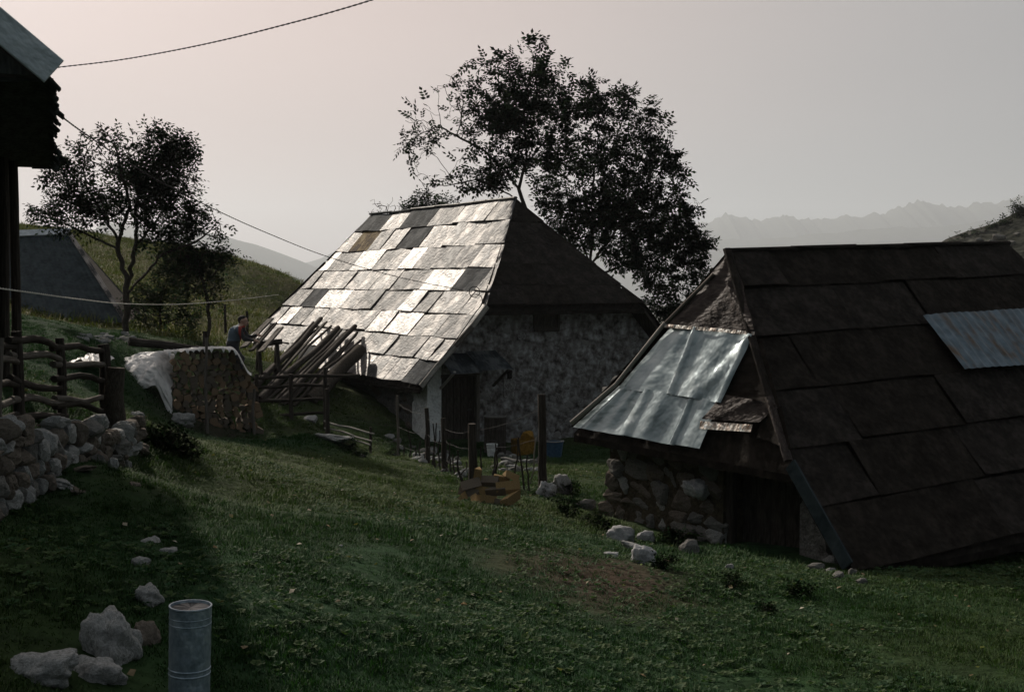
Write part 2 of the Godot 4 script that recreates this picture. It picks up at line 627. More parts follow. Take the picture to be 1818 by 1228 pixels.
func leaf_mesh(nodes: Array, per: int, size: float, keep: Callable, seed_: int, leaflets := 7, spread := 0.11) -> ArrayMesh:
	# compound leaves at the thin twigs: each leaflet a folded, pointed blade of two triangles
	var r := RandomNumberGenerator.new()
	r.seed = seed_
	var v := PackedVector3Array()
	var nn := PackedVector3Array()
	var cc := PackedColorArray()
	for i in nodes.size():
		var t: Twig = nodes[i]
		if t.child.size() > 1 or t.r > 0.02: continue
		var k: float = keep.call(t.p)
		var cnt := int(floor(per * k + r.randf()))
		var axis := Vector3.UP
		if t.up >= 0: axis = (t.p - (nodes[t.up] as Twig).p).normalized()
		for q in cnt:
			var dir := (axis * 0.7 + Vector3(r.randfn(), r.randfn() * 0.8 - 0.1, r.randfn()) * 0.8).normalized()
			var p := t.p + Vector3(r.randfn(), r.randfn(), r.randfn()) * spread
			var side := dir.cross(Vector3(r.randfn(), 2.0, r.randfn())).normalized()
			var up := side.cross(dir).normalized()
			var len_ := size * r.randf_range(0.7, 1.3)
			var tone := r.randf_range(0.65, 1.35)
			var col := Color(0.062 * tone * r.randf_range(0.75, 1.45), 0.128 * tone, 0.056 * tone)
			for l in leaflets:
				var f := float(l / 2) / (leaflets / 2)
				var s := 0.0 if l == leaflets - 1 else (1.0 if l % 2 == 0 else -1.0)
				var o := p + dir * len_ * f * 0.75 - up * len_ * 0.22 * f * f
				var ld := (dir * (0.5 if s != 0.0 else 1.0) + side * s * 0.8 - up * r.randf_range(0.1, 0.5)).normalized()
				var ln := len_ * 0.42 * r.randf_range(0.8, 1.15)
				var wd := ld.cross(up).normalized() * ln * 0.27
				var a := o
				var b := o + ld * ln * 0.45 + wd
				var c := o + ld * ln
				var d := o + ld * ln * 0.45 - wd
				var n := (b - a).cross(c - a).normalized()
				for x in [a, b, c, a, c, d]:
					v.append(x); nn.append(n); cc.append(col)
	var arr := []
	arr.resize(Mesh.ARRAY_MAX)
	arr[Mesh.ARRAY_VERTEX] = v
	arr[Mesh.ARRAY_NORMAL] = nn
	arr[Mesh.ARRAY_COLOR] = cc
	var m := ArrayMesh.new()
	m.add_surface_from_arrays(Mesh.PRIMITIVE_TRIANGLES, arr)
	return m
func tree(called: String, label: String, stems: Array, blobs: Array, step: float, seed_: int, per: int, leaf: float, keep: Callable, rscale := 1.0, rmax := 0.2, group := "", infl := 2.2, kill := 0.34, leaflets := 7) -> Node3D:
	var base: Vector3 = stems[0][0]
	var t := thing(called, label, "tree" if called.contains("tree") else "shrub", base, 0.0, group)
	var s2 := []
	for s in stems:
		var q := []
		for p in s: q.append(p - base)
		s2.append(q)
	var b2 := []
	for b in blobs: b2.append([b[0] - base, b[1], b[2]])
	var nodes := grow(s2, b2, step, infl, kill, seed_)
	piece("trunk", twig_mesh(nodes, rscale, rmax), M.bark, t)
	if per > 0:
		piece("crown", leaf_mesh(nodes, per, leaf, func(p): return keep.call(p + base), seed_ + 7, leaflets), M.leaf, t)
	return t

# ---------------------------------------------------------------- sky, light, camera
func sun_dir() -> Vector3:
	var az := deg_to_rad(SUN_AZ)
	var el := deg_to_rad(SUN_EL)
	return Vector3(sin(az) * cos(el), sin(el), -cos(az) * cos(el))
func build_light() -> void:
	var cam := Camera3D.new()
	cam.name = "camera"
	cam.fov = rad_to_deg(2.0 * atan(614.0 / F))
	cam.near = 0.05
	cam.far = 30000.0
	cam.position = EYE
	cam.rotation.x = PITCH
	add_child(cam)
	cam.current = true
	# hazy sky: bright round the sun, falling off away from it, bluer towards the horizon away from the sun
	var w := 512
	var h := 256
	var im := Image.create_empty(w, h, false, Image.FORMAT_RGBF)
	var sd := sun_dir()
	var sh := Vector2(sd.x, sd.z).normalized()
	for y in h:
		var el := PI * (0.5 - (y + 0.5) / h)
		for x in w:
			var az := TAU * (x + 0.5) / w
			var v := Vector3(sin(az) * cos(el), sin(el), -cos(az) * cos(el))
			var th := rad_to_deg(acos(clampf(v.dot(sd), -1, 1)))
			var l := SKY_GAIN * (0.55 * exp(-th / 100.0) + 0.84 * exp(-th / 17.0)) * (1.0 + 0.05 * noise_a.get_noise_3d(v.x * 160.0, v.y * 700.0, v.z * 160.0))
			var warm := c3(1.17, 0.94, 0.87)
			var cool := c3(0.985, 0.985, 1.0)
			var c := warm.lerp(cool, smoothstep(24.0, 58.0, th)).lerp(c3(1.04, 0.985, 0.955), smoothstep(20.0, 8.0, th))
			c = c.lerp(c3(0.86, 1.0, 1.12), smoothstep(50.0, 110.0, th))
			var hv := Vector2(v.x, v.z).normalized().dot(sh)
			var low := smoothstep(0.14, 0.0, absf(el)) * smoothstep(0.95, 0.72, hv)
			c = c.lerp(c3(0.93, 1.0, 1.01), low)
			l *= 1.0 - 0.16 * low
			if el < 0.0: l = lerpf(l, 0.12, smoothstep(0.0, -0.25, el))
			im.set_pixel(x, y, Color(c.r * l, c.g * l, c.b * l))
	var pan := PanoramaSkyMaterial.new()
	pan.panorama = ImageTexture.create_from_image(im)
	var sky := Sky.new()
	sky.sky_material = pan
	var env := Environment.new()
	env.background_mode = Environment.BG_SKY
	env.sky = sky
	env.tonemap_mode = Environment.TONE_MAPPER_LINEAR
	env.tonemap_exposure = 1.0
	env.sdfgi_enabled = true
	env.ssao_enabled = true
	env.ssil_enabled = true
	env.volumetric_fog_enabled = true      # even haze that scatters the low sun forwards
	env.volumetric_fog_density = FOG
	env.volumetric_fog_albedo = srgb(c3(0.86, 0.93, 0.99))
	env.volumetric_fog_anisotropy = 0.3
	var we := WorldEnvironment.new()
	we.name = "world_environment"
	we.environment = env
	add_child(we)
	var sun := DirectionalLight3D.new()
	sun.name = "sun"
	sun.light_energy = SUN_ENERGY
	sun.light_color = srgb(c3(1.0, 0.90, 0.78))
	sun.light_angular_distance = 1.2
	sun.shadow_enabled = true
	add_child(sun)
	sun.look_at_from_position(sd * 100.0, Vector3.ZERO)
const SKY_GAIN := 1.0
const SUN_ENERGY := 1.45
const FOG := 0.00014

func build_materials() -> void:
	mat("bark", [c3(.03, .026, .02), c3(.06, .05, .04), c3(.09, .08, .065)], 0.95, 0, Vector3(3, 1.2, 1), .03, .08, true, 0.8)
	var lf := StandardMaterial3D.new()
	lf.vertex_color_use_as_albedo = true
	lf.roughness = 0.65
	lf.metallic_specular = 0.15
	lf.backlight_enabled = true
	lf.backlight = srgb(c3(.55, 1.0, .4))
	lf.cull_mode = BaseMaterial3D.CULL_DISABLED
	M.leaf = lf
	var gr := lf.duplicate() as StandardMaterial3D
	gr.roughness = 0.8
	gr.metallic_specular = 0.25
	gr.backlight = srgb(c3(.35, .5, .2))
	M.grass = gr
	var gm := StandardMaterial3D.new()
	gm.vertex_color_use_as_albedo = true
	gm.albedo_texture = ramp_texture(256, cached_noise(256, .02, 4, 11), cached_noise(256, .08, 3, 23), [g(.35), g(.7), g(1.0)])
	gm.roughness = 0.95
	gm.metallic_specular = 0.1
	gm.normal_enabled = true
	gm.normal_texture = normal_tex(.06, 4, 5, 4.0)
	gm.normal_scale = 0.5
	gm.uv1_triplanar = true
	gm.uv1_world_triplanar = true
	gm.uv1_scale = Vector3.ONE * 0.45
	M.ground = gm
	# tin: zinc grey in several ages
	var streak := Vector3(.16, .9, 1)
	tin_mat("tin", [c3(.026, .03, .032), c3(.13, .123, .117), c3(.26, .245, .23)], .58, .3, .8, .28)
	tin_mat("tin_grey", [c3(.02, .024, .026), c3(.07, .07, .07), c3(.19, .18, .17)], .6, .25, .8, .2)
	tin_mat("tin_clean", [c3(.06, .06, .06), c3(.2, .19, .18), c3(.3, .285, .27)], .52, .35, .6)
	tin_mat("tin_dark", [c3(.022, .026, .029), c3(.045, .052, .057), c3(.09, .095, .096)], .75, .0, .5, .1)
	tin_mat("tin_rust", [c3(.05, .03, .014), c3(.17, .115, .045), c3(.27, .21, .11)], .75, .0, .6, .1)
	mat("tin_blue", [c3(.15, .2, .22), c3(.22, .285, .305), c3(.31, .375, .39)], .36, .5, Vector3(.35, .3, 1), .012, .04, true, .3, .02)
	mat("tin_blue_rusty", [c3(.10, .05, .02), c3(.24, .22, .19), c3(.38, .45, .48)], .5, .4, Vector3(1.2, .7, 1), .02, .06, true, .5, .03)
	mat("tin_patch", [c3(.10, .065, .04), c3(.10, .135, .16), c3(.15, .2, .24)], .5, .35, Vector3(.5, .3, 1), .02, .06, true, .5, .03)
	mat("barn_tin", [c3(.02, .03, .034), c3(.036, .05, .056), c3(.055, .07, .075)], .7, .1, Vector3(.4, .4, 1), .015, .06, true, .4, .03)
	mat("tar", [c3(.025, .02, .018), c3(.05, .04, .036), c3(.085, .07, .062)], .6, .0, Vector3(1, 1, 1), .02, .07, true, .5, .04)
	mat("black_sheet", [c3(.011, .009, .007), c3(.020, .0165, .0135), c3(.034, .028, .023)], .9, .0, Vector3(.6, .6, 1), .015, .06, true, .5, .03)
	mat("black_sheet_b", [c3(.014, .012, .0105), c3(.025, .021, .018), c3(.042, .036, .031)], .9, .0, Vector3(.6, .6, 1), .015, .06, true, .5, .03)
	mat("plaster", [c3(.045, .04, .036), c3(.125, .114, .106), c3(.22, .213, .207), c3(.36, .36, .353)], .95, 0, Vector3.ONE * .55, .018, .05, false, .6, .04)
	mat("plaster_stone", [c3(.10, .092, .085), c3(.19, .18, .17), c3(.32, .315, .305)], .95, 0, Vector3.ONE * 1.2, .02, .06, false, 1.0, .04)
	mat("whitewash", [c3(.45, .45, .44), c3(.68, .69, .68), c3(.8, .8, .79)], .9, 0, Vector3.ONE * .9, .015, .06, false, .8, .04)
	mat("stone", [c3(.08, .082, .075), c3(.25, .25, .24), c3(.44, .44, .43)], .92, 0, Vector3.ONE * 1.8, .025, .09, false, 1.0, .05)
	mat("stone_dark", [c3(.07, .068, .062), c3(.14, .135, .125), c3(.22, .215, .2)], .95, 0, Vector3.ONE * 1.5, .02, .07, false, 1.0, .05)
	mat("stone_brown", [c3(.07, .055, .045), c3(.13, .11, .09), c3(.2, .18, .16)], .95, 0, Vector3.ONE * 1.5, .02, .07, false, 1.0, .05)
	mat("stone_pale", [c3(.2, .2, .2), c3(.34, .34, .34), c3(.5, .5, .5)], .9, 0, Vector3.ONE * 1.5, .02, .07, false, 1.0, .05)
	mat("earth", [c3(.03, .025, .018), c3(.06, .05, .035), c3(.09, .075, .05)], .97, 0, Vector3.ONE * 1.2, .02, .07, false, 1.0, .05)
	var grain := Vector3(2.5, .35, 1)
	mat("wood", [c3(.06, .05, .04), c3(.12, .105, .09), c3(.2, .185, .165)], .85, 0, grain, .02, .08, true, .7, .05)
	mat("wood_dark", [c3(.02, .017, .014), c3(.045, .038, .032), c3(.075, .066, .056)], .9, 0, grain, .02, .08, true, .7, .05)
	mat("wood_pale", [c3(.16, .15, .13), c3(.3, .28, .25), c3(.42, .4, .37)], .85, 0, grain, .02, .08, true, .7, .05)
	mat("wood_fresh", [c3(.14, .085, .035), c3(.30, .20, .09), c3(.5, .37, .2)], .8, 0, Vector3(2, 1.2, 1), .02, .07, true, .6, .05)
	mat("log_end", [c3(.12, .085, .055), c3(.22, .15, .095), c3(.36, .26, .17)], .9, 0, Vector3(2, 2, 1), .02, .07, true, .6, .05)
	mat("log_end_grey", [c3(.06, .05, .04), c3(.14, .115, .09), c3(.25, .215, .17)], .9, 0, Vector3(2, 2, 1), .02, .07, true, .6, .05)
	mat("tarp", [c3(.42, .41, .39), c3(.58, .57, .55), c3(.68, .66, .64)], .45, 0, Vector3(.5, .5, 1), .015, .05, true, .4, .04)
	mat("galvanised", [c3(.17, .22, .26), c3(.25, .31, .36), c3(.36, .42, .46)], .42, .5, Vector3(.7, 1.5, 1), .015, .06, true, .3, .03)
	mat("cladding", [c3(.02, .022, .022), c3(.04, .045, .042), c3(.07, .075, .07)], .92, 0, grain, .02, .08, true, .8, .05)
	mat("barge", [c3(.34, .38, .40), c3(.48, .53, .56), c3(.58, .62, .64)], .7, 0, Vector3(1.5, .5, 1), .015, .06, true, .4, .05)
	mat("ochre", [c3(.12, .06, .012), c3(.22, .12, .02), c3(.3, .18, .04)], .6, 0, Vector3.ONE * 2.0, .02, .06, false, .4, .05)
	mat("blue_plastic", [c3(.02, .05, .09), c3(.04, .09, .15), c3(.06, .12, .2)], .5, 0, Vector3.ONE * 2.0, .02, .06, false, .3, .05)
	mat("cable", [g(.015), g(.03), g(.05)], .7, 0, Vector3.ONE, .02, .06, true, 0.0)
	mat("rope", [c3(.4, .38, .33), c3(.55, .53, .47), c3(.65, .62, .56)], .8, 0, Vector3.ONE, .02, .06, true, 0.0)
	mat("wire", [g(.02), g(.04), g(.07)], .5, .6, Vector3.ONE, .02, .06, true, 0.0)
	mat("hill", [c3(.012, .014, .010), c3(.03, .032, .024), c3(.075, .075, .068)], .97, 0, Vector3.ONE * .03, .02, .09, false, 1.0, .08)
	mat("mountain", [c3(.06, .07, .055), c3(.08, .09, .075), c3(.11, .115, .10)], 1.0, 0, Vector3.ONE * .002, .02, .07, false, 0.0)

# ---------------------------------------------------------------- land
func add_ctrl(px: float, py: float, d: float) -> void:
	var p := at(px, py, d)
	ctrl.append(Vector3(p.x, d, p.y))
func build_controls() -> void:
	for c in [[0, 0, 2.45], [-6, 0, 3.3], [6, 0, 1.9], [0, -15, 3.4], [-15, -10, 5.0], [15, -10, 2.0], [0, 7, 1.93], [0.3, 15, 1.28], [-1.0, 20, .9], [-1.8, 25, .5], [-2.6, 29, .2],
			[-6.6, 30.4, 1.72], [-6.0, 15, 2.9], [-8.5, 12, 3.3], [-13, 20, 4.0], [2, 34, .05], [6, 36, -.1], [-5, 42, .9], [-9.6, 45, 1.7], [0, 46, -.4],
			[5, 60, -4], [0, 80, -10], [16, 60, -7], [16, 40, -2], [20, 25, -.4], [-25, 150, -6], [-60, 150, 3], [20, 120, -30], [60, 90, -20], [-44, 80, 8.6],
			[6, 20, .5], [8, 15, .8], [4, 9, 1.55], [8, 8, 1.3], [2, 22, .7], [-14, 33, 3.4]]:
		ctrl.append(Vector3(c[0], c[1], c[2]))
	for c in [[240, 780, 21], [300, 762, 25.4], [375, 774, 26.2], [440, 768, 26.6], [495, 738, 28], [560, 790, 22.6], [650, 812, 26], [768, 797, 29.8],
			[182, 750, 15], [28, 760, 10.4], [100, 892, 9.6], [240, 815, 13.2], [200, 1010, 7.9], [40, 1010, 7.3], [350, 900, 13.2], [330, 1300, 5.8], [100, 1228, 6], [-100, 1100, 6.5],
			[195, 604, 25.5], [210, 680, 25.5], [300, 620, 30], [220, 592, 32], [365, 602, 32], [430, 602, 42], [480, 560, 56], [470, 478, 95], [530, 494, 86], [415, 466, 95], [100, 412, 92], [200, 432, 93], [300, 450, 94],
			[1130, 985, 14.4], [1490, 1030, 12.6], [1240, 985, 13.8], [1000, 900, 17], [960, 852, 20], [838, 860, 19.5]]:
		add_ctrl(c[0], c[1], c[2])
	solve_terrain()
func soil(x: float, d: float) -> float:
	# bare trodden earth in front of the hut and along the fences
	var a := exp(-(pow((x - 0.75) / 0.95, 2.0) + pow((d - 10.7) / 1.5, 2.0)))
	a = maxf(a, 0.75 * exp(-(pow((x + 0.1) / 0.5, 2.0) + pow((d - 18.2) / 1.0, 2.0))))
	a = maxf(a, 0.6 * exp(-(pow((x + 6.2) / 1.4, 2.0) + pow((d - 26.3) / 0.6, 2.0))))
	var n := noise_b.get_noise_2d(x * 80.0 + 300.0, d * 80.0) * 0.5 + noise_a.get_noise_2d(x * 20.0, d * 20.0 + 700.0) * 0.5
	return clampf(a * 1.25 + n * 0.6 - 0.18, 0.0, 1.0)
func build_ground() -> void:
	var ds := []
	var d := -30.0
	while d < -4.0: ds.append(d); d += 2.0
	while d < 34.0: ds.append(d); d += 0.3
	while d < 5000.0: ds.append(d); d += (d - 28.0) * 0.05
	var xs := []
	var x := 0.0
	var half := []
	while x < 11.0: half.append(x); x += 0.3
	while x < 3000.0: half.append(x); x += (x - 6.0) * 0.07
	for i in range(half.size() - 1, 0, -1): xs.append(-half[i])
	xs.append_array(half)
	var v := PackedVector3Array()
	var cc := PackedColorArray()
	var ii := PackedInt32Array()
	for q in ds:
		for p in xs:
			v.append(Vector3(p, height(p, -q), -q))
			var s := soil(p, q)
			var dry := clampf(0.5 + noise_a.get_noise_2d(p * 10.0 + 77.0, q * 10.0) * 1.6, 0, 1)
			var c := c3(.026, .058, .026).lerp(c3(.048, .066, .028), dry)
			if q > 33.0: c = c3(.12, .11, .05).lerp(c3(.08, .10, .04), dry)
			cc.append(c.lerp(c3(.075, .058, .042), s))
	var w := xs.size()
	for j in ds.size() - 1:
		for i in w - 1:
			var a := j * w + i
			ii.append_array([a, a + w, a + w + 1, a, a + w + 1, a + 1])
	var arr := []
	arr.resize(Mesh.ARRAY_MAX)
	arr[Mesh.ARRAY_VERTEX] = v
	arr[Mesh.ARRAY_COLOR] = cc
	arr[Mesh.ARRAY_INDEX] = ii
	var am := ArrayMesh.new()
	am.add_surface_from_arrays(Mesh.PRIMITIVE_TRIANGLES, arr)
	var st := SurfaceTool.new()
	st.create_from(am, 0)
	st.generate_normals()
	tag(piece("ground", st.commit(), M.ground), "sloping grassy farmyard ground with bare earth patches", "ground", "", "structure")
func ridge_land(called: String, label: String, crest: Array, d: float, depth: float, base_py: float, rough: float, m: Material, sub := 60, seed_ := 1) -> void:
	# a far ridge: crest polyline given as sight lines at distance d, with a real front and back slope
	var pts := []
	var uvs := []
	var rows := 12
	var tops := []
	for i in sub + 1:
		var t := float(i) / sub * (crest.size() - 1)
		var k := mini(int(t), crest.size() - 2)
		var a: Vector2 = crest[k]
		var b: Vector2 = crest[k + 1]
		var f := t - k
		var c := a.lerp(b, f * f * (3 - 2 * f) * 0.5 + f * 0.5)
		var tp := at(c.x, c.y, d)
		if called == "mountain" and seed_ > 2: tp.y += d * (.8 if seed_ == 3 else .4) * (.0045 * noise_b.get_noise_2d(i * 17.0, seed_ * 99.0) + .0008 * noise_b.get_noise_2d(i * 70.0, seed_ * 55.0))
		tops.append(tp)
	var foot := at(900, base_py, d).y
	for j in rows + 1:
		var s := float(j) / rows * 2.0 - 1.0       # -1 front foot, 0 crest, 1 back foot
		for i in sub + 1:
			var p: Vector3 = tops[i]
			var drop := pow(absf(s), 1.15)
			var hh := lerpf(p.y, foot, drop)
			hh += rough * (p.y - foot) * (noise_a.get_noise_3d(p.x * 60.0 / depth, s * 60.0, seed_ * 50.0) * 0.9 * (0.25 + absf(s)) + noise_b.get_noise_3d(p.x * 200.0 / depth, s * 120.0, seed_ * 90.0) * 0.3)
			pts.append(Vector3(p.x, hh, p.z - s * depth))
			uvs.append(Vector2(p.x, s * depth))
	tag(piece(called, grid_mesh(pts, sub, rows, uvs, true), m), label, "mountain" if called == "mountain" else "hill", "", "structure")
func build_far() -> void:
	ridge_land("mountain", "hazy blue mountain slope beyond the grassy hill", [Vector2(180, 390), Vector2(300, 400), Vector2(410, 424), Vector2(450, 434), Vector2(500, 452), Vector2(560, 476), Vector2(640, 500), Vector2(800, 540)], 5500, 1500, 700, .10, M.mountain, 80, 1)
	ridge_land("mountain", "paler second mountain ridge in the haze", [Vector2(430, 490), Vector2(520, 468), Vector2(570, 455), Vector2(620, 430), Vector2(700, 418), Vector2(800, 430), Vector2(950, 445), Vector2(1100, 460)], 7200, 1500, 640, .10, M.mountain, 80, 2)
	ridge_land("mountain", "faint far mountain range above the dark hut ridge", [Vector2(900, 440), Vector2(1050, 425), Vector2(1180, 410), Vector2(1250, 398), Vector2(1290, 384), Vector2(1335, 394), Vector2(1390, 384), Vector2(1440, 390), Vector2(1500, 386), Vector2(1560, 383), Vector2(1600, 368), Vector2(1628, 358), Vector2(1680, 366), Vector2(1730, 362), Vector2(1780, 358), Vector2(1840, 340), Vector2(1960, 330), Vector2(2150, 350)], 8200, 2000, 620, .06, M.mountain, 220, 3)
	ridge_land("mountain", "middle mountain flank lower than the faint far range", [Vector2(1000, 470), Vector2(1150, 445), Vector2(1260, 425), Vector2(1400, 420), Vector2(1550, 405), Vector2(1700, 400), Vector2(1900, 380), Vector2(2100, 370)], 6800, 1500, 640, .07, M.mountain, 120, 4)
	# scrubby hillside beyond the hut
	ridge_land("hill", "dark scrubby hillside rising beyond the hut roof", [Vector2(1560, 520), Vector2(1620, 465), Vector2(1680, 427), Vector2(1720, 411), Vector2(1765, 396), Vector2(1800, 378), Vector2(1850, 345), Vector2(1950, 300), Vector2(2150, 250)], 130, 46, 760, .10, M.hill, 120, 5)
	var r := RandomNumberGenerator.new()
	r.seed = 77
	var spots := [[1688, 428], [1698, 424], [1710, 420], [1724, 414], [1736, 411], [1748, 404], [1764, 398], [1778, 392], [1790, 388], [1806, 374], [1812, 372]]
	for i in spots.size():
		var p := at(spots[i][0], spots[i][1] + 3, 129.0)
		var t := thing("scrub_bush", "small dark bush on the crest of the scrubby hillside", "bush", p - Vector3(0, .6, 0), 0, "bushes on the hillside crest")
		var s := r.randf_range(0.25, 0.6) * (1.2 if spots[i][0] == 1806 else 0.8)
		var nodes := grow([[Vector3.ZERO, Vector3(0, s, 0)]], [[Vector3(0, s * 1.5, 0), Vector3(s, s * .9, s), 40]], 0.25, 3.0, 0.3, 500 + i)
		piece("stem", twig_mesh(nodes, 2.0, 0.1), M.bark, t)
		piece("foliage", leaf_mesh(nodes, 7, 0.55, func(_p): return 1.0, 900 + i, 5, 0.25), M.leaf, t)
	for i in 16:
		var px := r.randf_range(1700, 1818)
		var top := lerpf(427, 372, (px - 1680) / 138.0)
		var py := r.randf_range(top + 12, top + 60)
		var p := at(px, py, 126.0 - (py - top) * 0.25)
		var o := put("rock", rocks[i % rocks.size()], M.stone_dark, self, p - Vector3(0, .3, 0), Vector3(1.6, .9, 1.2) * r.randf_range(.3, .8), Vector3(0, r.randf() * 6, 0))
		tag(o, "grey boulder lying on the scrubby hillside", "rock", "boulders on the hillside")
func tuft_mesh(blades: int, seed_: int, hgt: float, spread: float, width: float) -> ArrayMesh:
	var r := RandomNumberGenerator.new()
	r.seed = seed_
	var v := PackedVector3Array()
	var nn := PackedVector3Array()
	var cc := PackedColorArray()
	for i in blades:
		var a := r.randf() * TAU
		var o := Vector3(cos(a), 0, sin(a)) * sqrt(r.randf()) * spread
		var lean := Vector3(r.randfn(), 0, r.randfn()) * 0.55
		var h := hgt * r.randf_range(0.45, 1.15)
		var w := Vector3(cos(a + 1.3), 0, sin(a + 1.3)) * width * r.randf_range(.6, 1.2)
		var m := o + Vector3(0, h * 0.55, 0) + lean * h * 0.3
		var e := o + Vector3(0, h * 0.9, 0) + lean * h
		var n := Vector3(lean.x * -0.4, 1.0, lean.z * -0.4).normalized()
		var tone := r.randf_range(0.6, 1.3)
		var col := Color(tone, tone * r.randf_range(.92, 1.0), tone * r.randf_range(.6, 1.0))
		if r.randf() < 0.06: col = Color(1.3, 1.2, 1.05)
		for p in [o - w, m - w * .8, m + w * .8, o - w, m + w * .8, o + w, m - w * .8, e, m + w * .8]:
			v.append(p - Vector3(0, 0.012, 0)); nn.append(n); cc.append(col)
	var arr := []
	arr.resize(Mesh.ARRAY_MAX)
	arr[Mesh.ARRAY_VERTEX] = v
	arr[Mesh.ARRAY_NORMAL] = nn
	arr[Mesh.ARRAY_COLOR] = cc
	var am := ArrayMesh.new()
	am.add_surface_from_arrays(Mesh.PRIMITIVE_TRIANGLES, arr)
	return am
func in_plan(x: float, z: float) -> bool:
	var p := house_inv * Vector3(x, 0, z)
	if p.x > 0.3 and p.x < 8.1 and p.z < -0.3 and p.z > -14.8: return true
	var q := hut_inv * Vector3(x, 0, z)
	return q.x > 0.1 and q.x < 8.5 and q.z > -4.2 and q.z < 0.6
var house_inv := Transform3D.IDENTITY
var hut_inv := Transform3D.IDENTITY
func build_grass() -> void:
	var r := RandomNumberGenerator.new()
	r.seed = 4242
	var sets := [
		["grass", "short green yard grass of the near slope", 4.2, 18.0, 620.0, 0.036, 0.07, 0.0028, 1.0],
		["grass", "short sunlit grass running down to the stone house", 9.0, 33.0, 240.0, 0.046, 0.11, 0.0044, 1.0],
		["grass", "tawny meadow grass on the hill behind the wood stack", 33.0, 100.0, 11.0, 0.17, 0.5, 0.017, 1.0]]
	for s in sets:
		var xf: Array[Transform3D] = []
		var cols: Array[Color] = []
		var d0: float = s[2]
		var d1: float = s[3]
		var area := 0.0
		area = 0.5 * (d1 * d1 - d0 * d0) * 1.0
		var n := int(area * float(s[4]))
		for i in n:
			var d := sqrt(lerpf(d0 * d0, d1 * d1, r.randf()))
			var x := r.randf_range(-0.52, 0.48) * d
			if d > 33.0 and x > -d * 0.16: continue
			if d0 < 5.0 and r.randf() < smoothstep(10.0, 17.5, d): continue
			if d0 > 5.0 and d < 17.0 and r.randf() > smoothstep(9.0, 16.0, d): continue
			if in_plan(x, -d): continue
			var so := soil(x, d)
			if r.randf() < so * 0.85: continue
			var clump := noise_b.get_noise_2d(x * 60.0, d * 60.0)
			if d < 33.0 and clump < -0.28 and r.randf() < 0.7: continue
			var y := height(x, -d)
			var sc := r.randf_range(0.6, 1.25) * (1.0 + clump * 0.9)
			if r.randf() < 0.02: sc *= 1.7
			var b := Basis.from_euler(Vector3(r.randf_range(-.2, .2), r.randf() * TAU, r.randf_range(-.2, .2))).scaled(Vector3(1, maxf(.5, sc) * r.randf_range(.7, 1.2), 1))
			xf.append(Transform3D(b, Vector3(x, y, -d)))
			var dry := clampf(0.5 + noise_a.get_noise_2d(x * 10.0 + 77.0, d * 10.0) * 1.6 + r.randf_range(-.35, .35), 0, 1)
			var c := c3(.034, .084, .034).lerp(c3(.074, .108, .036), dry)
			if d > 33.0: c = c3(.16, .14, .06).lerp(c3(.10, .13, .045), r.randf())
			cols.append(c)
		var mm := MultiMesh.new()
		mm.transform_format = MultiMesh.TRANSFORM_3D
		mm.use_colors = true
		mm.mesh = tuft_mesh(16, 31 + sets.find(s), s[5], s[6], s[7])
		mm.instance_count = xf.size()
		for i in xf.size():
			mm.set_instance_transform(i, xf[i])
			mm.set_instance_color(i, cols[i])
		var o := MultiMeshInstance3D.new()
		o.multimesh = mm
		o.material_override = M.grass
		o.name = numbered(s[0])
		add_child(o)
		tag(o, s[1], "grass", "", "stuff")
		print(s[1], " ", xf.size())
func scatter(called: String, label: String, category: String, mesh: Mesh, xf: Array[Transform3D], cols: Array[Color]) -> void:
	var mm := MultiMesh.new()
	mm.transform_format = MultiMesh.TRANSFORM_3D
	mm.use_colors = true
	mm.mesh = mesh
	mm.instance_count = xf.size()
	for i in xf.size():
		mm.set_instance_transform(i, xf[i])
		mm.set_instance_color(i, cols[i])
	var o := MultiMeshInstance3D.new()
	o.multimesh = mm
	o.material_override = M.grass
	o.name = numbered(called)
	add_child(o)
	tag(o, label, category, "", "stuff")
func leaves_mesh(n: int, spread: float, size: float, rise: float, seed_: int) -> ArrayMesh:
	# a rosette of small blunt leaves, or a single fallen leaf when n is 1
	var r := RandomNumberGenerator.new()
	r.seed = seed_
	var st := begin(false)
	for i in n:
		var a := TAU * i / n + r.randf() * .6
		var d := Vector3(cos(a), rise * r.randf_range(.5, 1.4), sin(a)).normalized()
		var s := d.cross(Vector3.UP).normalized() * size * r.randf_range(.35, .55)
		var o := d * spread * r.randf_range(.1, .4)
		var m := o + d * size * .55 + Vector3(0, size * .12, 0)
		var e := o + d * size * 1.1
		var t := r.randf_range(.75, 1.25)
		st.set_color(Color(t, t, t))
		tri(st, o, m - s, m); tri(st, o, m, m + s); tri(st, m - s, e, m); tri(st, m, e, m + s)
	st.generate_normals()
	return st.commit()
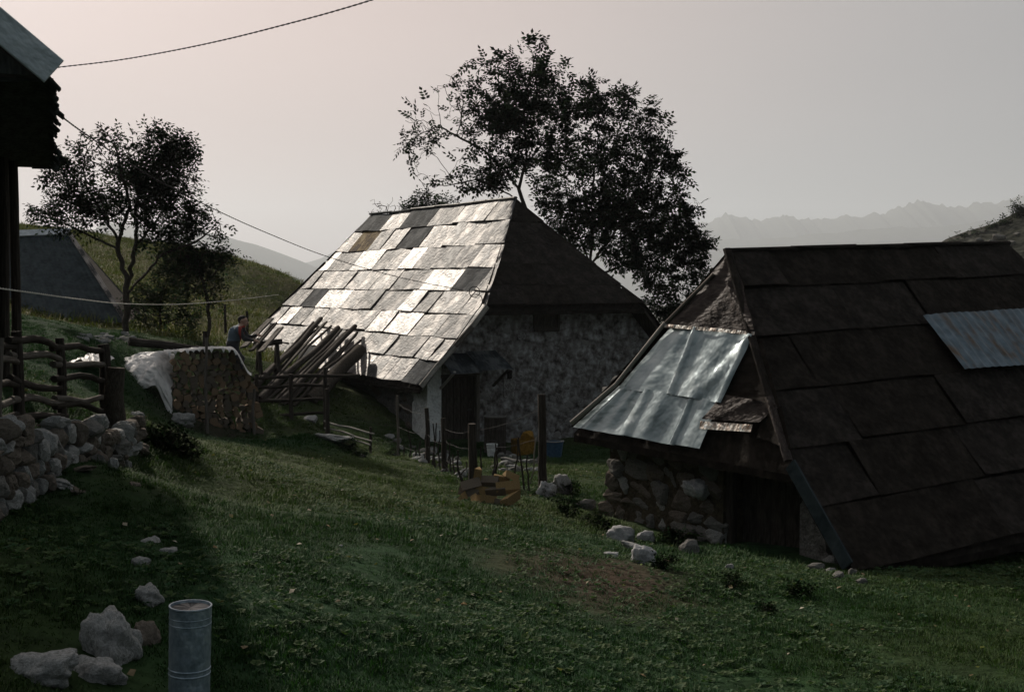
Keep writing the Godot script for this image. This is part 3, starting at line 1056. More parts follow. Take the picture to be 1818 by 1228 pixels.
func build_ground_cover() -> void:
	var r := RandomNumberGenerator.new()
	r.seed = 8181
	var xf: Array[Transform3D] = []
	var cols: Array[Color] = []
	for i in 30000:
		var d := sqrt(lerpf(20.0, 520.0, r.randf()))
		var x := r.randf_range(-.42, .46) * d
		if in_plan(x, -d): continue
		var patch := noise_a.get_noise_2d(x * 22.0 + 50.0, d * 22.0) + .12 * signf(x) + noise_b.get_noise_2d(x * 90.0, d * 90.0) * .5
		if patch < .0 or r.randf() < .15: continue
		if r.randf() < soil(x, d) * .5: continue
		var s := r.randf_range(.6, 1.5)
		xf.append(Transform3D(Basis.from_euler(Vector3(r.randf_range(-.3, .3), r.randf() * TAU, r.randf_range(-.3, .3))).scaled(Vector3.ONE * s), Vector3(x, height(x, -d) + .012, -d)))
		cols.append(c3(.035, .082, .036).lerp(c3(.075, .11, .04), r.randf()))
	scatter("ground_cover", "low broad-leaved weeds growing among the yard grass", "weeds", leaves_mesh(7, .022, .023, .5, 5), xf, cols)
	xf = []
	cols = []
	for i in 520:
		var d := sqrt(lerpf(20.0, 600.0, r.randf()))
		var x := r.randf_range(-.42, .46) * d
		if in_plan(x, -d): continue
		var s := r.randf_range(.6, 1.6)
		xf.append(Transform3D(Basis.from_euler(Vector3(r.randf_range(-.6, .6), r.randf() * TAU, r.randf_range(-.6, .6))).scaled(Vector3(s, s, s * r.randf_range(.4, 1.2))), Vector3(x, height(x, -d) + .035, -d)))
		cols.append(c3(.20, .14, .07).lerp(c3(.45, .42, .34), pow(r.randf(), 2.0)))
	scatter("fallen_leaves", "scattered dry leaves and chips lying in the yard grass", "leaves", leaves_mesh(1, .0, .03, .1, 9), xf, cols)

# ---------------------------------------------------------------- the stone house
func build_house() -> void:
	var h := thing("stone_house", "plastered stone house with a steep patchwork roof of flattened tin sheets", "house", Vector3(-2.24, 0, -30), deg_to_rad(30))
	house_inv = h.transform.affine_inverse()
	var roof := Node3D.new()
	roof.name = "roof"
	h.add_child(roof)
	var top := 6.46
	var eave := 1.68
	var fall := top - eave
	var hv := (top - 3.6) / fall
	# decks under the sheets
	var lo := Vector3(0, -0.10, 0)
	var ap := Vector3(4.2, top, -2.6)
	var af := Vector3(4.2, top, -12.5)
	var el := Vector3(0, eave, 0)
	var elf := Vector3(0, eave, -15)
	var er := Vector3(8.4, eave, 0)
	var erf := Vector3(8.4, eave, -15)
	var hl := Vector3(4.2 - 4.2 * hv, 3.6, 0)
	var hr := Vector3(4.2 + 4.2 * hv, 3.6, 0)
	piece("deck", slab([ap + lo, af + lo, elf + lo, el + lo, hl + lo], lo), M.black_sheet, roof)
	piece("deck", slab([ap + lo * 1.2, hr + lo * 1.2, er + lo * 1.2, erf + lo * 1.2, af + lo * 1.2], lo), M.wood_dark, roof)
	piece("deck", slab([ap + lo * 1.4, hl + lo * 1.4, hr + lo * 1.4], lo), M.black_sheet, roof)
	piece("deck", slab([af + lo * 1.4, erf + lo * 1.4, elf + lo * 1.4], lo), M.wood_dark, roof)
	var sn := func(v: float) -> float: return maxf(0.0, 2.6 * (1.0 - v / hv)) - 0.03 - 0.22 * sin(PI * clampf(v / 0.9, 0, 1))
	var sf := func(v: float) -> float: return 12.5 + 2.5 * v
	var pick := func(j: int, i: int, r: RandomNumberGenerator) -> Material:
		if j == 1 and i == 6: return M.tin_rust
		if (j == 4 and i == 8) or (j == 0 and i == 3) or (j == 1 and i == 3): return M.tin_dark
		var q := r.randf()
		if q > 0.95: return M.tin_dark
		if j <= 1: return M.tin_grey if q < 0.55 else M.tin
		if q < 0.42: return M.tin
		if q < 0.68: return M.tin_clean
		return M.tin_grey
	sheet_face(roof, "tin_sheet", Vector3(4.2, top, 0), Vector3(0, 0, -1), Vector3(-4.2, -fall, 0), sn, sf, [0, .12, .255, .385, .51, .635, .76, .88, 1.0], 0.85, 2.1, pick, 3, 0.10, .012)
	var blk := func(j: int, i: int, r: RandomNumberGenerator) -> Material: return M.black_sheet if r.randf() < .6 else M.black_sheet_b
	sheet_face(roof, "hip_sheet", ap, Vector3(1, 0, 0), Vector3(0, 3.6 - top, 2.6), func(v): return -4.2 * hv * v, func(v): return 4.2 * hv * v, [0, .22, .42, .62, .82, 1.0], 1.1, 1.9, blk, 5, 0.05, .004, .03, .006)
	sheet_face(roof, "back_sheet", Vector3(4.2, top, 0), Vector3(0, 0, -1), Vector3(4.2, -fall, 0), func(v): return maxf(0.0, 2.6 * (1.0 - v / hv)), sf, [0, .25, .5, .75, 1.0], 2.4, 3.4, blk, 6, 0.06)
	sheet_face(roof, "hip_sheet", af, Vector3(1, 0, 0), Vector3(0, -fall, -2.5), func(v): return -4.2 * v, func(v): return 4.2 * v, [0, .33, .66, 1.0], 2.0, 3.0, blk, 7)
	# folded tin along the ridge and the verge boards
	for k in 6:
		var a := ap.lerp(af, k / 6.0) + Vector3(0, .055 + .01 * (k % 2), 0)
		var b := ap.lerp(af, (k + 1) / 6.0 + 0.01) + Vector3(0, .055 + .01 * (k % 2) - .02 * sin(k * 2.0), 0)
		piece("ridge_cap", tube([a, b], [.07, .065], 6, 0.1, 0.6), M.tin_grey if k < 4 else M.tin_dark, roof)
	var vn := Vector3(-.66, .75, 0)
	var vb := func(v: float) -> Vector3: return Vector3(4.2 - 4.2 * v, top - fall * v - .10 * sin(PI * v), -(sn.call(v) - .05)) + vn * .0
	for k in 4:
		var v0 := 0.58 + k * .105
		piece("verge_board", beam(vb.call(v0), vb.call(v0 + .108), .05, .13, vn), M.wood_pale if k != 1 else M.wood, roof)
	# rafters ends under the eave
	for k in 16:
		var s := .35 + k * .92
		piece("rafter_end", beam(Vector3(.95, eave + .86, -s), Vector3(.06, eave - .12, -s), .09, .12), M.wood_dark, roof)
	# walls: gable side at s = .45, door between the whitewashed pillar and the long wall
	var z0 := -.45
	var t := Vector3(0, 0, -.42)
	piece("wall", slab([Vector3(1.86, -.5, z0), Vector3(1.86, 3.44, z0), Vector3(6.5, 3.44, z0), Vector3(7.95, 1.85, z0), Vector3(7.95, -.5, z0)], t), M.plaster, h)
	piece("wall", slab([Vector3(.82, 1.84, z0), Vector3(.82, 2.42, z0), Vector3(1.857, 3.42, z0), Vector3(1.857, 1.84, z0)], t), M.plaster, h)
	piece("pillar", slab([Vector3(.40, -.5, z0 - .002), Vector3(.43, 1.98, z0 - .002), Vector3(.817, 2.3, z0 - .002), Vector3(.80, -.5, z0 - .002)], t), M.whitewash, h)
	piece("pillar", slab([Vector3(.43, -.5, z0 - .425), Vector3(.43, 1.98, z0 - .425), Vector3(.43, 1.98, z0 - .9), Vector3(.43, -.5, z0 - .9)], Vector3(.38, 0, 0)), M.whitewash, h)
	piece("wall", slab([Vector3(.45, -.5, z0 - .905), Vector3(.45, 2.0, z0 - .905), Vector3(.45, 2.0, -14.5), Vector3(.45, -.5, -14.5)], Vector3(.4, 0, 0)), M.stone_dark, h)
	piece("wall", slab([Vector3(7.95, -.8, z0 - .43), Vector3(7.95, 1.9, z0 - .43), Vector3(7.95, 1.9, -14.5), Vector3(7.95, -.8, -14.5)], Vector3(-.4, 0, 0)), M.stone_dark, h)
	piece("wall", slab([Vector3(.86, -.5, -14.3), Vector3(.86, 2.3, -14.3), Vector3(4.2, 2.6, -14.3), Vector3(7.5, 2.3, -14.3), Vector3(7.5, -.5, -14.3)], Vector3(0, 0, .4)), M.stone_dark, h)
	# field stones showing through the plaster
	var r := RandomNumberGenerator.new()
	r.seed = 808
	for k in 120:
		var u := r.randf_range(2.0, 7.7)
		var y := r.randf_range(.15, 1.0) if r.randf() < .4 else r.randf_range(.3, 3.0)
		var p2 := Vector3(u, y, z0 + .005)
		if u > 7.1 and y > 1.6: continue
		var w := r.randf_range(.10, .30)
		put("stone", rocks[r.randi() % rocks.size()], M.plaster_stone if r.randf() < .55 else M.plaster, h, p2, Vector3(w, w * r.randf_range(.5, .85), .05), Vector3(r.randf_range(-.1, .1), r.randf_range(-.1, .1), r.randf_range(-.3, .3)))
	stone_face(h, Vector3(.45, -.2, -1.45), Vector3(0, 0, -1), 6.0, func(_s): return -.2, func(_s): return 2.0, Vector3(-1, 0, 0), .18, .42, [M.stone_dark, M.stone_brown, M.stone_dark], 91, .2)
	# door: recessed planks, frame, latch
	var door := Node3D.new()
	door.name = "door"
	h.add_child(door)
	for k in 5:
		var u := .925 + k * .205
		piece("plank", beam(Vector3(u, .06, z0 - .2), Vector3(u, 1.80, z0 - .2), .19, .05, Vector3(0, 0, 1)), M.wood_dark, door)
	piece("frame", beam(Vector3(.80, 1.84, z0 - .06), Vector3(1.9, 1.84, z0 - .06), .14, .1), M.wood_dark, door)
	piece("frame", beam(Vector3(1.85, .0, z0 - .05), Vector3(1.85, 1.84, z0 - .05), .1, .14, Vector3(0, 0, 1)), M.wood, door)
	piece("latch", beam(Vector3(1.62, .95, z0 - .15), Vector3(1.74, .95, z0 - .15), .03, .03), M.wire, door)
	piece("threshold", block(Vector3(.82, -.1, z0 - .3), Vector3(1.85, .1, z0 + .14)), M.stone, h)
	# sagging tin canopy over the door, on two brackets
	var g0 := Vector3(.72, 2.42, z0 + .01)
	var g1 := Vector3(2.35, 2.46, z0 + .01)
	var g2 := Vector3(2.42, 2.0, z0 + .85)
	var g3 := Vector3(.66, 1.96, z0 + .85)
	var can := Node3D.new()
	can.name = "canopy"
	h.add_child(can)
	quad_sheet(can, "tin_sheet", [g0, g1.lerp(g0, .5), g2.lerp(g3, .5), g3], Vector3(0, .88, .47), M.tin_dark, 8, 6, .03, 3)
	quad_sheet(can, "tin_sheet", [g1.lerp(g0, .54) + Vector3(0, .02, 0), g1 + Vector3(0, .02, 0), g2 + Vector3(0, .02, 0), g2.lerp(g3, .54) + Vector3(0, .02, 0)], Vector3(0, .88, .47), M.tin_dark, 8, 6, .03, 4)
	for u in [.78, 2.28]:
		piece("bracket", beam(Vector3(u, 1.55, z0 + .02), Vector3(u, 2.0, z0 + .8), .06, .06), M.wood_pale if u < 1 else M.wood_dark, can)
	# shuttered window under the hip
	var n := Vector3(0, 0, 1)
	var w0 := on_plane(h, 951, 541, Vector3(0, 0, z0), n)
	var w1 := on_plane(h, 988, 582, Vector3(0, 0, z0), n)
	var win := Node3D.new()
	win.name = "window"
	h.add_child(win)
	for k in 3:
		var u := lerpf(w0.x, w1.x, (k + .5) / 3.0)
		piece("shutter_board", beam(Vector3(u, w1.y, z0 + .012), Vector3(u, w0.y, z0 + .012), (w1.x - w0.x) / 3.0 - .015, .03, n), M.wood_dark, win)
	piece("frame", beam(Vector3(w0.x - .06, w1.y - .04, z0 + .02), Vector3(w1.x + .06, w1.y - .04, z0 + .02), .09, .09), M.wood_dark, win)
	piece("frame", beam(Vector3(w0.x - .06, w0.y + .04, z0 + .02), Vector3(w1.x + .06, w0.y + .04, z0 + .02), .09, .09), M.wood_dark, win)
	for u in [w0.x - .04, w1.x + .04]:
		piece("frame", beam(Vector3(u, w1.y, z0 + .018), Vector3(u, w0.y, z0 + .018), .08, .08, n), M.wood_dark, win)
	# pale vent plate; near-black block painted in for the shade of its square hole
	var q0 := on_plane(h, 894, 648, Vector3(0, 0, z0), n)
	var q1 := on_plane(h, 913, 706, Vector3(0, 0, z0), n)
	var vent := Node3D.new()
	vent.name = "vent"
	h.add_child(vent)
	piece("plate", block(Vector3(q0.x, q1.y, z0 - .01), Vector3(q1.x, q0.y, z0 + .03)), M.plaster_stone, vent)
	piece("hole_block", block(Vector3(lerpf(q0.x, q1.x, .28), lerpf(q1.y, q0.y, .58), z0 + .0), Vector3(lerpf(q0.x, q1.x, .72), lerpf(q1.y, q0.y, .85), z0 + .036)), M.black_sheet, vent)
	# horizontal beam under the hip and a little tin scrap
	piece("tie_beam", beam(Vector3(1.9, 3.5, z0 + .16), Vector3(6.6, 3.5, z0 + .16), .14, .16), M.wood_dark, h)

# ---------------------------------------------------------------- the hut
func build_hut() -> void:
	var c1 := at(1405, 823, 13.5)
	var e := c1.y
	var h := thing("stone_hut", "low dry-stone hut with a tar-black hipped roof patched in bluish tin", "hut", Vector3(c1.x, 0, c1.z), deg_to_rad(31.7))
	hut_inv = h.transform.affine_inverse()
	var ap := Vector3(.95, e + 2.36, -2.1)
	var re := Vector3(6.4, e + 2.54, -2.1)
	var roof := Node3D.new()
	roof.name = "roof"
	h.add_child(roof)
	var dn := Vector3(0, -.09, 0)
	var fd := Vector3(0, -3.36, 2.99)     # front fall, lower than the hip's eave
	var fe := ap + Vector3(-.95, 0, 0) + fd
	piece("deck", slab([ap + dn, re + dn, re + Vector3(1.5, 0, 0) + fd + dn, fe + dn, Vector3(0, e, 0) + dn], dn), M.black_sheet, roof)
	piece("deck", slab([ap + dn * 1.2, Vector3(0, e, -4.2) + dn * 1.2, Vector3(7.6, e, -4.2) + dn * 1.2, re + dn * 1.2], dn), M.black_sheet, roof)
	piece("deck", slab([ap + dn * 1.4, Vector3(0, e, 0) + dn * 1.4, Vector3(0, e, -4.2) + dn * 1.4], dn), M.black_sheet, roof)
	piece("deck", slab([re + dn * 1.4, Vector3(7.6, e, -4.2) + dn * 1.4, re + Vector3(1.5, 0, 0) + fd + dn * 1.4], dn), M.black_sheet, roof)
	var blk := func(_j: int, _i: int, r: RandomNumberGenerator) -> Material: return M.black_sheet if r.randf() < .55 else M.black_sheet_b
	sheet_face(roof, "tar_sheet", ap, Vector3(1, .033, 0), fd, func(v): return -.95 * minf(1.0, v / .702) - .04 * sin(PI * minf(1, v / .702)), func(v): return 5.45 + 1.5 * v, [0, .135, .30, .475, .65, .82, 1.0], 1.3, 1.9, blk, 21, 0.04, .014, .02, .012)
	sheet_face(roof, "back_sheet", ap, Vector3(1, .033, 0), Vector3(0, -2.36, -2.1), func(v): return -.95 * v, func(v): return 5.45 + 1.3 * v, [0, .33, .66, 1.0], 1.8, 2.6, blk, 22, 0.03)
	for k in 5:
		var a := ap.lerp(re, k / 5.0)
		var b := ap.lerp(re, (k + 1) / 5.0 + .012)
		piece("ridge_cap", tube([a + Vector3(0, .03 + .008 * (k % 2), 0), b + Vector3(0, .03 + .008 * (k % 2), 0)], [.06, .065], 6, .1, .6), M.black_sheet_b, roof)
	# hip end: tar felt above, crumpled bluish tin below
	var hn := Vector3(-2.36, .95, 0).normalized()
	var hp := func(px: float, py: float) -> Vector3: return on_plane(h, px, py, ap + hn * .03, hn)
	var hq := func(a: Array) -> Array:
		var o := []
		for p in a: o.append(hp.call(p[0], p[1]))
		return o
	quad_sheet(roof, "felt_sheet", hq.call([[1287, 449], [1295, 451], [1322, 512], [1246, 506]]), hn, M.tar, 10, 8, .03, 11, [[.3, .03, .15, .3], [.75, .025, .1, .1]])
	quad_sheet(roof, "felt_sheet", hq.call([[1252, 496], [1316, 500], [1346, 588], [1182, 584]]), hn, M.tar, 14, 10, .035, 12, [[.2, .02, .1, .3], [.55, .035, .07, .4], [.85, .04, .06, -.3]])
	quad_sheet(roof, "tin_sheet", hq.call([[1192, 579], [1240, 583], [1195, 702], [1096, 690]]), hn, M.tin_blue, 14, 14, .014, 13, [[.5, .02, .2, .1], [.96, .02, .05, 0]])
	var s2 := quad_sheet(roof, "tin_sheet", hq.call([[1233, 582], [1342, 596], [1284, 717], [1186, 700]]), hn * 1.0, M.tin_blue, 18, 16, .014, 14, [[.06, .035, .05, 0], [.5, .025, .12, .25], [.75, .03, .07, .5], [.95, .04, .05, 0]])
	s2.position = hn * .02
	quad_sheet(roof, "tin_sheet", hq.call([[1098, 684], [1150, 692], [1105, 773], [1015, 757]]), hn * 1.0, M.tin_blue, 14, 10, .012, 15, [[.25, .03, .05, 0], [.62, .02, .1, 0], [.9, .02, .05, 0]]).position = hn * -.012
	quad_sheet(roof, "tin_sheet", hq.call([[1143, 690], [1232, 705], [1196, 790], [1098, 771]]), hn * 1.0, M.tin_blue, 16, 10, .012, 16, [[.1, .03, .07, 0], [.45, .035, .16, 0], [.95, .025, .05, 0]]).position = hn * -.006
	quad_sheet(roof, "tin_sheet", hq.call([[1226, 703], [1278, 712], [1244, 797], [1190, 788]]), hn * 1.0, M.tin_blue, 12, 10, .012, 17, [[.08, .03, .06, 0], [.6, .015, .2, 0]]).position = hn * .004
	quad_sheet(roof, "felt_sheet", hq.call([[1325, 606], [1352, 600], [1384, 722], [1284, 706]]), hn, M.black_sheet, 12, 10, .025, 18)
	quad_sheet(roof, "felt_sheet", hq.call([[1284, 700], [1384, 720], [1352, 752], [1252, 746]]), hn * 1.0, M.tar, 14, 8, .03, 19, [[.15, .03, .05, .3], [.4, .035, .06, .5]]).position = hn * .03
	quad_sheet(roof, "rusty_strip", hq.call([[1248, 749], [1342, 756], [1338, 769], [1246, 763]]), hn * 1.0, M.tin_blue_rusty, 10, 3, .012, 20).position = hn * .045
	quad_sheet(roof, "felt_sheet", hq.call([[1352, 745], [1388, 720], [1406, 800], [1345, 775]]), hn, M.black_sheet, 8, 6, .02, 23)
	# rust runs on the tin as narrow stained strips of the seam
	quad_sheet(roof, "seam", hq.call([[1182, 577], [1345, 591], [1344, 597], [1181, 583]]), hn * 1.0, M.tin_blue_rusty, 16, 2, .01, 24).position = hn * .05
	var e0: Vector3 = hp.call(1270, 488)
	var e1: Vector3 = hp.call(1186, 575)
	var e2: Vector3 = hp.call(1098, 684)
	var e3: Vector3 = hp.call(1018, 752)
	piece("verge_pole", tube([e0 + hn * .03, e1 + hn * .03], [.022, .03], 7, .2), M.wood, roof)
	piece("verge_pole", tube([e1 + hn * .05, e2 + hn * .04, e3 + hn * .03], [.028, .03, .036], 7, .2), M.wood_pale, roof)
	# flashing along the hip and tin edging of the low front
	var hips := [Vector3(.93, ap.y + .03, -2.08), Vector3(.6, ap.y - .83, -1.35), Vector3(.25, ap.y - 1.7, -.57), Vector3(.0, e + .02, .0)]
	for k in 3: piece("hip_cap", tube([hips[k] + hn * .04, hips[k + 1] + hn * .04], [.06, .055], 6, .25, .5), M.black_sheet_b if k < 2 else M.tar, roof)
	piece("edge_strip", beam(Vector3(-.03, e + .0, .02), fe + Vector3(-.03, .04, -.02), .03, .17, Vector3(0, .66, .75)), M.barn_tin, roof)
	# corrugated patch on the dark front slope
	var fn := Vector3(1, .033, 0).cross(fd).normalized()
	if fn.y < 0: fn = -fn
	var fq := []
	for p in [[1640, 559], [1836, 547], [1908, 642], [1714, 655]]: fq.append(on_plane(h, p[0], p[1], ap + fn * .11, fn))
	var cor := []
	for k in 15: cor.append([(k + .5) / 15.0, .018, .02, 0.0])
	quad_sheet(roof, "corrugated_patch", fq, fn, M.tin_patch, 75, 8, .012, 31, cor)
	# walls
	var x0 := .34
	var r := RandomNumberGenerator.new()
	r.seed = 99
	piece("wall", block(Vector3(x0 + .1, .4, -3.95), Vector3(x0 + .45, e + .66, -1.6)), M.earth, h)
	stone_face(h, Vector3(x0 + .1, .7, -3.98), Vector3(0, 0, 1), 2.36, func(_s): return 0.0, func(_s): return e + .5 - .7, Vector3(-1, 0, 0), .2, .42, [M.stone, M.stone_dark, M.stone_brown, M.stone_dark, M.stone_brown], 17, .3)
	put("stone", big_rocks[1], M.stone_pale, h, on_plane(h, 1238, 868, Vector3(x0 - .02, 0, 0), Vector3(1, 0, 0)), Vector3(.28, .24, .34), Vector3(.2, .3, .35))
	piece("wall", block(Vector3(x0 + .1, .5, -.3), Vector3(x0 + .4, e - .5, .14)), M.stone_dark, h)
	piece("lintel", beam(Vector3(x0 + .2, e - .1, -1.75), Vector3(x0 + .2, e - .1, -.22), .2, .16), M.wood_dark, h)
	piece("wall", slab([Vector3(x0 + .12, .5, .15), Vector3(x0 + .12, 1.9, .15), Vector3(7.5, 1.9, .15), Vector3(7.5, .2, .15)], Vector3(0, 0, -.35)), M.stone_dark, h)
	stone_face(h, Vector3(.5, .75, .2), Vector3(1, 0, 0), 6.8, func(_s): return 0.0, func(_s): return 1.0, Vector3(0, 0, 1), .2, .4, [M.stone, M.stone_dark, M.stone_dark], 18, .24)
	piece("wall", slab([Vector3(x0 + .46, .0, -3.95), Vector3(x0 + .46, e + .2, -3.95), Vector3(7.3, e + .2, -3.95), Vector3(7.3, 0, -3.95)], Vector3(0, 0, .35)), M.stone_dark, h)
	piece("wall", slab([Vector3(7.2, 0, .1), Vector3(7.2, e + .1, -.2), Vector3(7.2, e + .2, -3.9), Vector3(7.2, 0, -3.9)], Vector3(.3, 0, 0)), M.stone_dark, h)
	var door := Node3D.new()  # dark plank leaf added to stand for the unlit open doorway
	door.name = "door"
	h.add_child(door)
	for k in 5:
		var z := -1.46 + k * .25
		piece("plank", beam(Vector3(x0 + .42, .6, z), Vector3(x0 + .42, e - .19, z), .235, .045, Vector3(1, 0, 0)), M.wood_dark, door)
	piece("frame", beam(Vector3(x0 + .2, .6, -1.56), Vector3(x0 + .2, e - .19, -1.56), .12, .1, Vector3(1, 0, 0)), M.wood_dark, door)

# ---------------------------------------------------------------- the barn end that reaches over the yard
func build_barn_end() -> void:
	var p := at(95, 133, 9.0)
	var e := p.y
	var base := Vector3(p.x, 0, p.z)
	var b := thing("timber_barn", "dark timber barn whose broad ragged eave hangs above the fence", "barn", base, deg_to_rad(20.3))
	var roof := Node3D.new()
	roof.name = "roof"
	b.add_child(roof)
	var r := RandomNumberGenerator.new()
	r.seed = 61
	var up := Vector3(-.766, .643, 0)
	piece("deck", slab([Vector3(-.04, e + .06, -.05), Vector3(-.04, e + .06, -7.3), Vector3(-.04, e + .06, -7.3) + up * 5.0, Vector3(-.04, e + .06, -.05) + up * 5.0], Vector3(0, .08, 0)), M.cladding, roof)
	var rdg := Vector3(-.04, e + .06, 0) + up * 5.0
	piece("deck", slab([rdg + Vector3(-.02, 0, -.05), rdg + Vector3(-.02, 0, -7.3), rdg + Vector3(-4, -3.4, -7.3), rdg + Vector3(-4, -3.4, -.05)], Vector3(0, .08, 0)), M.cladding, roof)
	# barge board on the gable end
	piece("barge_board", beam(Vector3(-.0, e + .02, .03), Vector3(-.0, e + .02, .03) + up * 4.9, .05, .21, Vector3(.643, .766, 0)), M.barge, roof)
	piece("gable", slab([Vector3(-.15, e + .0, -.06), Vector3(-.15, e + .02, -.06) + up * 4.8, Vector3(-7.6, e + .0, -.06)], Vector3(0, 0, -.06)), M.cladding, b)
	# shingles hanging over the eave, ragged
	var z := -.02
	var k := 0
	while z > -7.35:
		var w := r.randf_range(.09, .17)
		var out := r.randf_range(.0, .06) + .03 * sin(z * 2.1)
		var dropy := r.randf_range(.02, .12)
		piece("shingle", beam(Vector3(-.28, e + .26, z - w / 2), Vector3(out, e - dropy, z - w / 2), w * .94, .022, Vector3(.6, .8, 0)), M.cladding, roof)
		z -= w
		k += 1
	# boarded ceiling under the eave with a ragged far end
	for i in 16:
		var x := -.13 - i * .24
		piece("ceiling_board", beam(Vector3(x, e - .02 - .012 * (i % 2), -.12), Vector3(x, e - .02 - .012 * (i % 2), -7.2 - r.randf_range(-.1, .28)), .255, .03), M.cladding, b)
	piece("hanging_board", beam(Vector3(-.05, e + .12, -7.36), Vector3(-4.0, e + .12, -7.36), .03, .24), M.cladding, b)
	for i in 12:
		var x := -.1 - i * .3
		piece("hanging_board", beam(Vector3(x, e + .1, -7.25), Vector3(x, e - .01 - r.randf() * .12, -7.25 - .03 * (i % 2)), .32, .03, Vector3(0, 0, 1)), M.cladding, b)
	# walls out of the way to the side
	piece("wall", block(Vector3(-7.0, 1.5, -7.1), Vector3(-2.1, e - .06, -.4)), M.wood_dark, b)
	# posts that carry the eave
	var inv := b.transform.affine_inverse()
	for q in [[4, 9, 14.6, .068, M.wood_dark], [22, 29, 14.9, .062, M.wood_dark], [2, 3, 9.3, .02, M.wood]]:
		var a: Vector3 = at(q[0], 286 if q[2] > 10 else 600, q[2])
		var d: Vector3 = at(q[1], 700, q[2])
		var ground := height(d.x, d.z)
		var dir := (d - a).normalized()
		var foot := a + dir * ((a.y - ground + .2) / -dir.y)
		if q[2] > 10: a -= dir * ((e - .03 - a.y) / maxf(.01, -dir.y))
		piece("post", tube(wobbly(inv * foot, inv * a, 6, .02, int(q[0]) + 3), [q[3], q[3] * .97, q[3] * .95, q[3] * .92, q[3] * .9, q[3] * .88, q[3] * .85], 8, .12), q[4], b)

# ---------------------------------------------------------------- grey barn on the slope behind
func build_grey_barn() -> void:
	var rr := at(122, 413, 38)
	var rl := at(-160, 424, 39.5)
	var er := at(224, 572, 34.6)
	var el := at(-210, 590, 35.6)
	var b := thing("grey_barn", "low barn under a blue-grey corrugated roof behind the leafy tree", "barn", Vector3(er.x, 0, er.z))
	var o := b.position
	rr -= o; rl -= o; er -= o; el -= o
	var n := (er - rr).cross(el - rr).normalized()
	if n.y < 0: n = -n
	var roof := Node3D.new()
	roof.name = "roof"
	b.add_child(roof)
	for k in 7:
		var f0 := k / 7.0
		var f1 := (k + 1.0) / 7.0 + .006
		var cor := []
		for q in 6: cor.append([(q + .5) / 6.0, .022, .045, 0.0])
		var s := quad_sheet(roof, "corrugated_sheet", [rr.lerp(rl, f0), rr.lerp(rl, f1), er.lerp(el, f1), er.lerp(el, f0)], n, M.barn_tin, 30, 6, .015, 40 + k, cor)
		s.position = n * (.012 * (k % 2))
	piece("ridge_cap", beam(rr + n * .05, rl + n * .05, .28, .05, n), M.barge, roof)
	piece("verge_strip", beam(rr + n * .04, rr.lerp(er, .98) + n * .04, .12, .05, n), M.tin, roof)
	var back := Vector3(.3, -.25, -4.2)
	piece("deck", slab([rr - n * .05, rl - n * .05, rl + back + Vector3(0, -2.3, 0), rr + back + Vector3(0.6, -2.3, 0)], Vector3(0, -.06, 0)), M.barn_tin, roof)
	piece("deck", slab([rr - n * .06, er - n * .06, rr + back + Vector3(.6, -2.36, 0)], Vector3(-.04, -.05, 0)), M.wood_dark, roof)
	var inset := Vector3(-.5, 0, -.5)
	piece("wall", slab([er + inset, el + inset, el + inset + Vector3(0, -1.6, 0), er + inset + Vector3(0, -1.6, 0)], Vector3(0, 0, -.3)), M.stone_dark, b)
	var bk := rr + back + Vector3(-.2, -2.4, .3)
	piece("wall", slab([er + inset + Vector3(0, 0, -.31), bk, bk + Vector3(0, -2.0, 0), er + inset + Vector3(0, -1.6, -.31)], Vector3(-.3, 0, 0)), M.stone_dark, b)

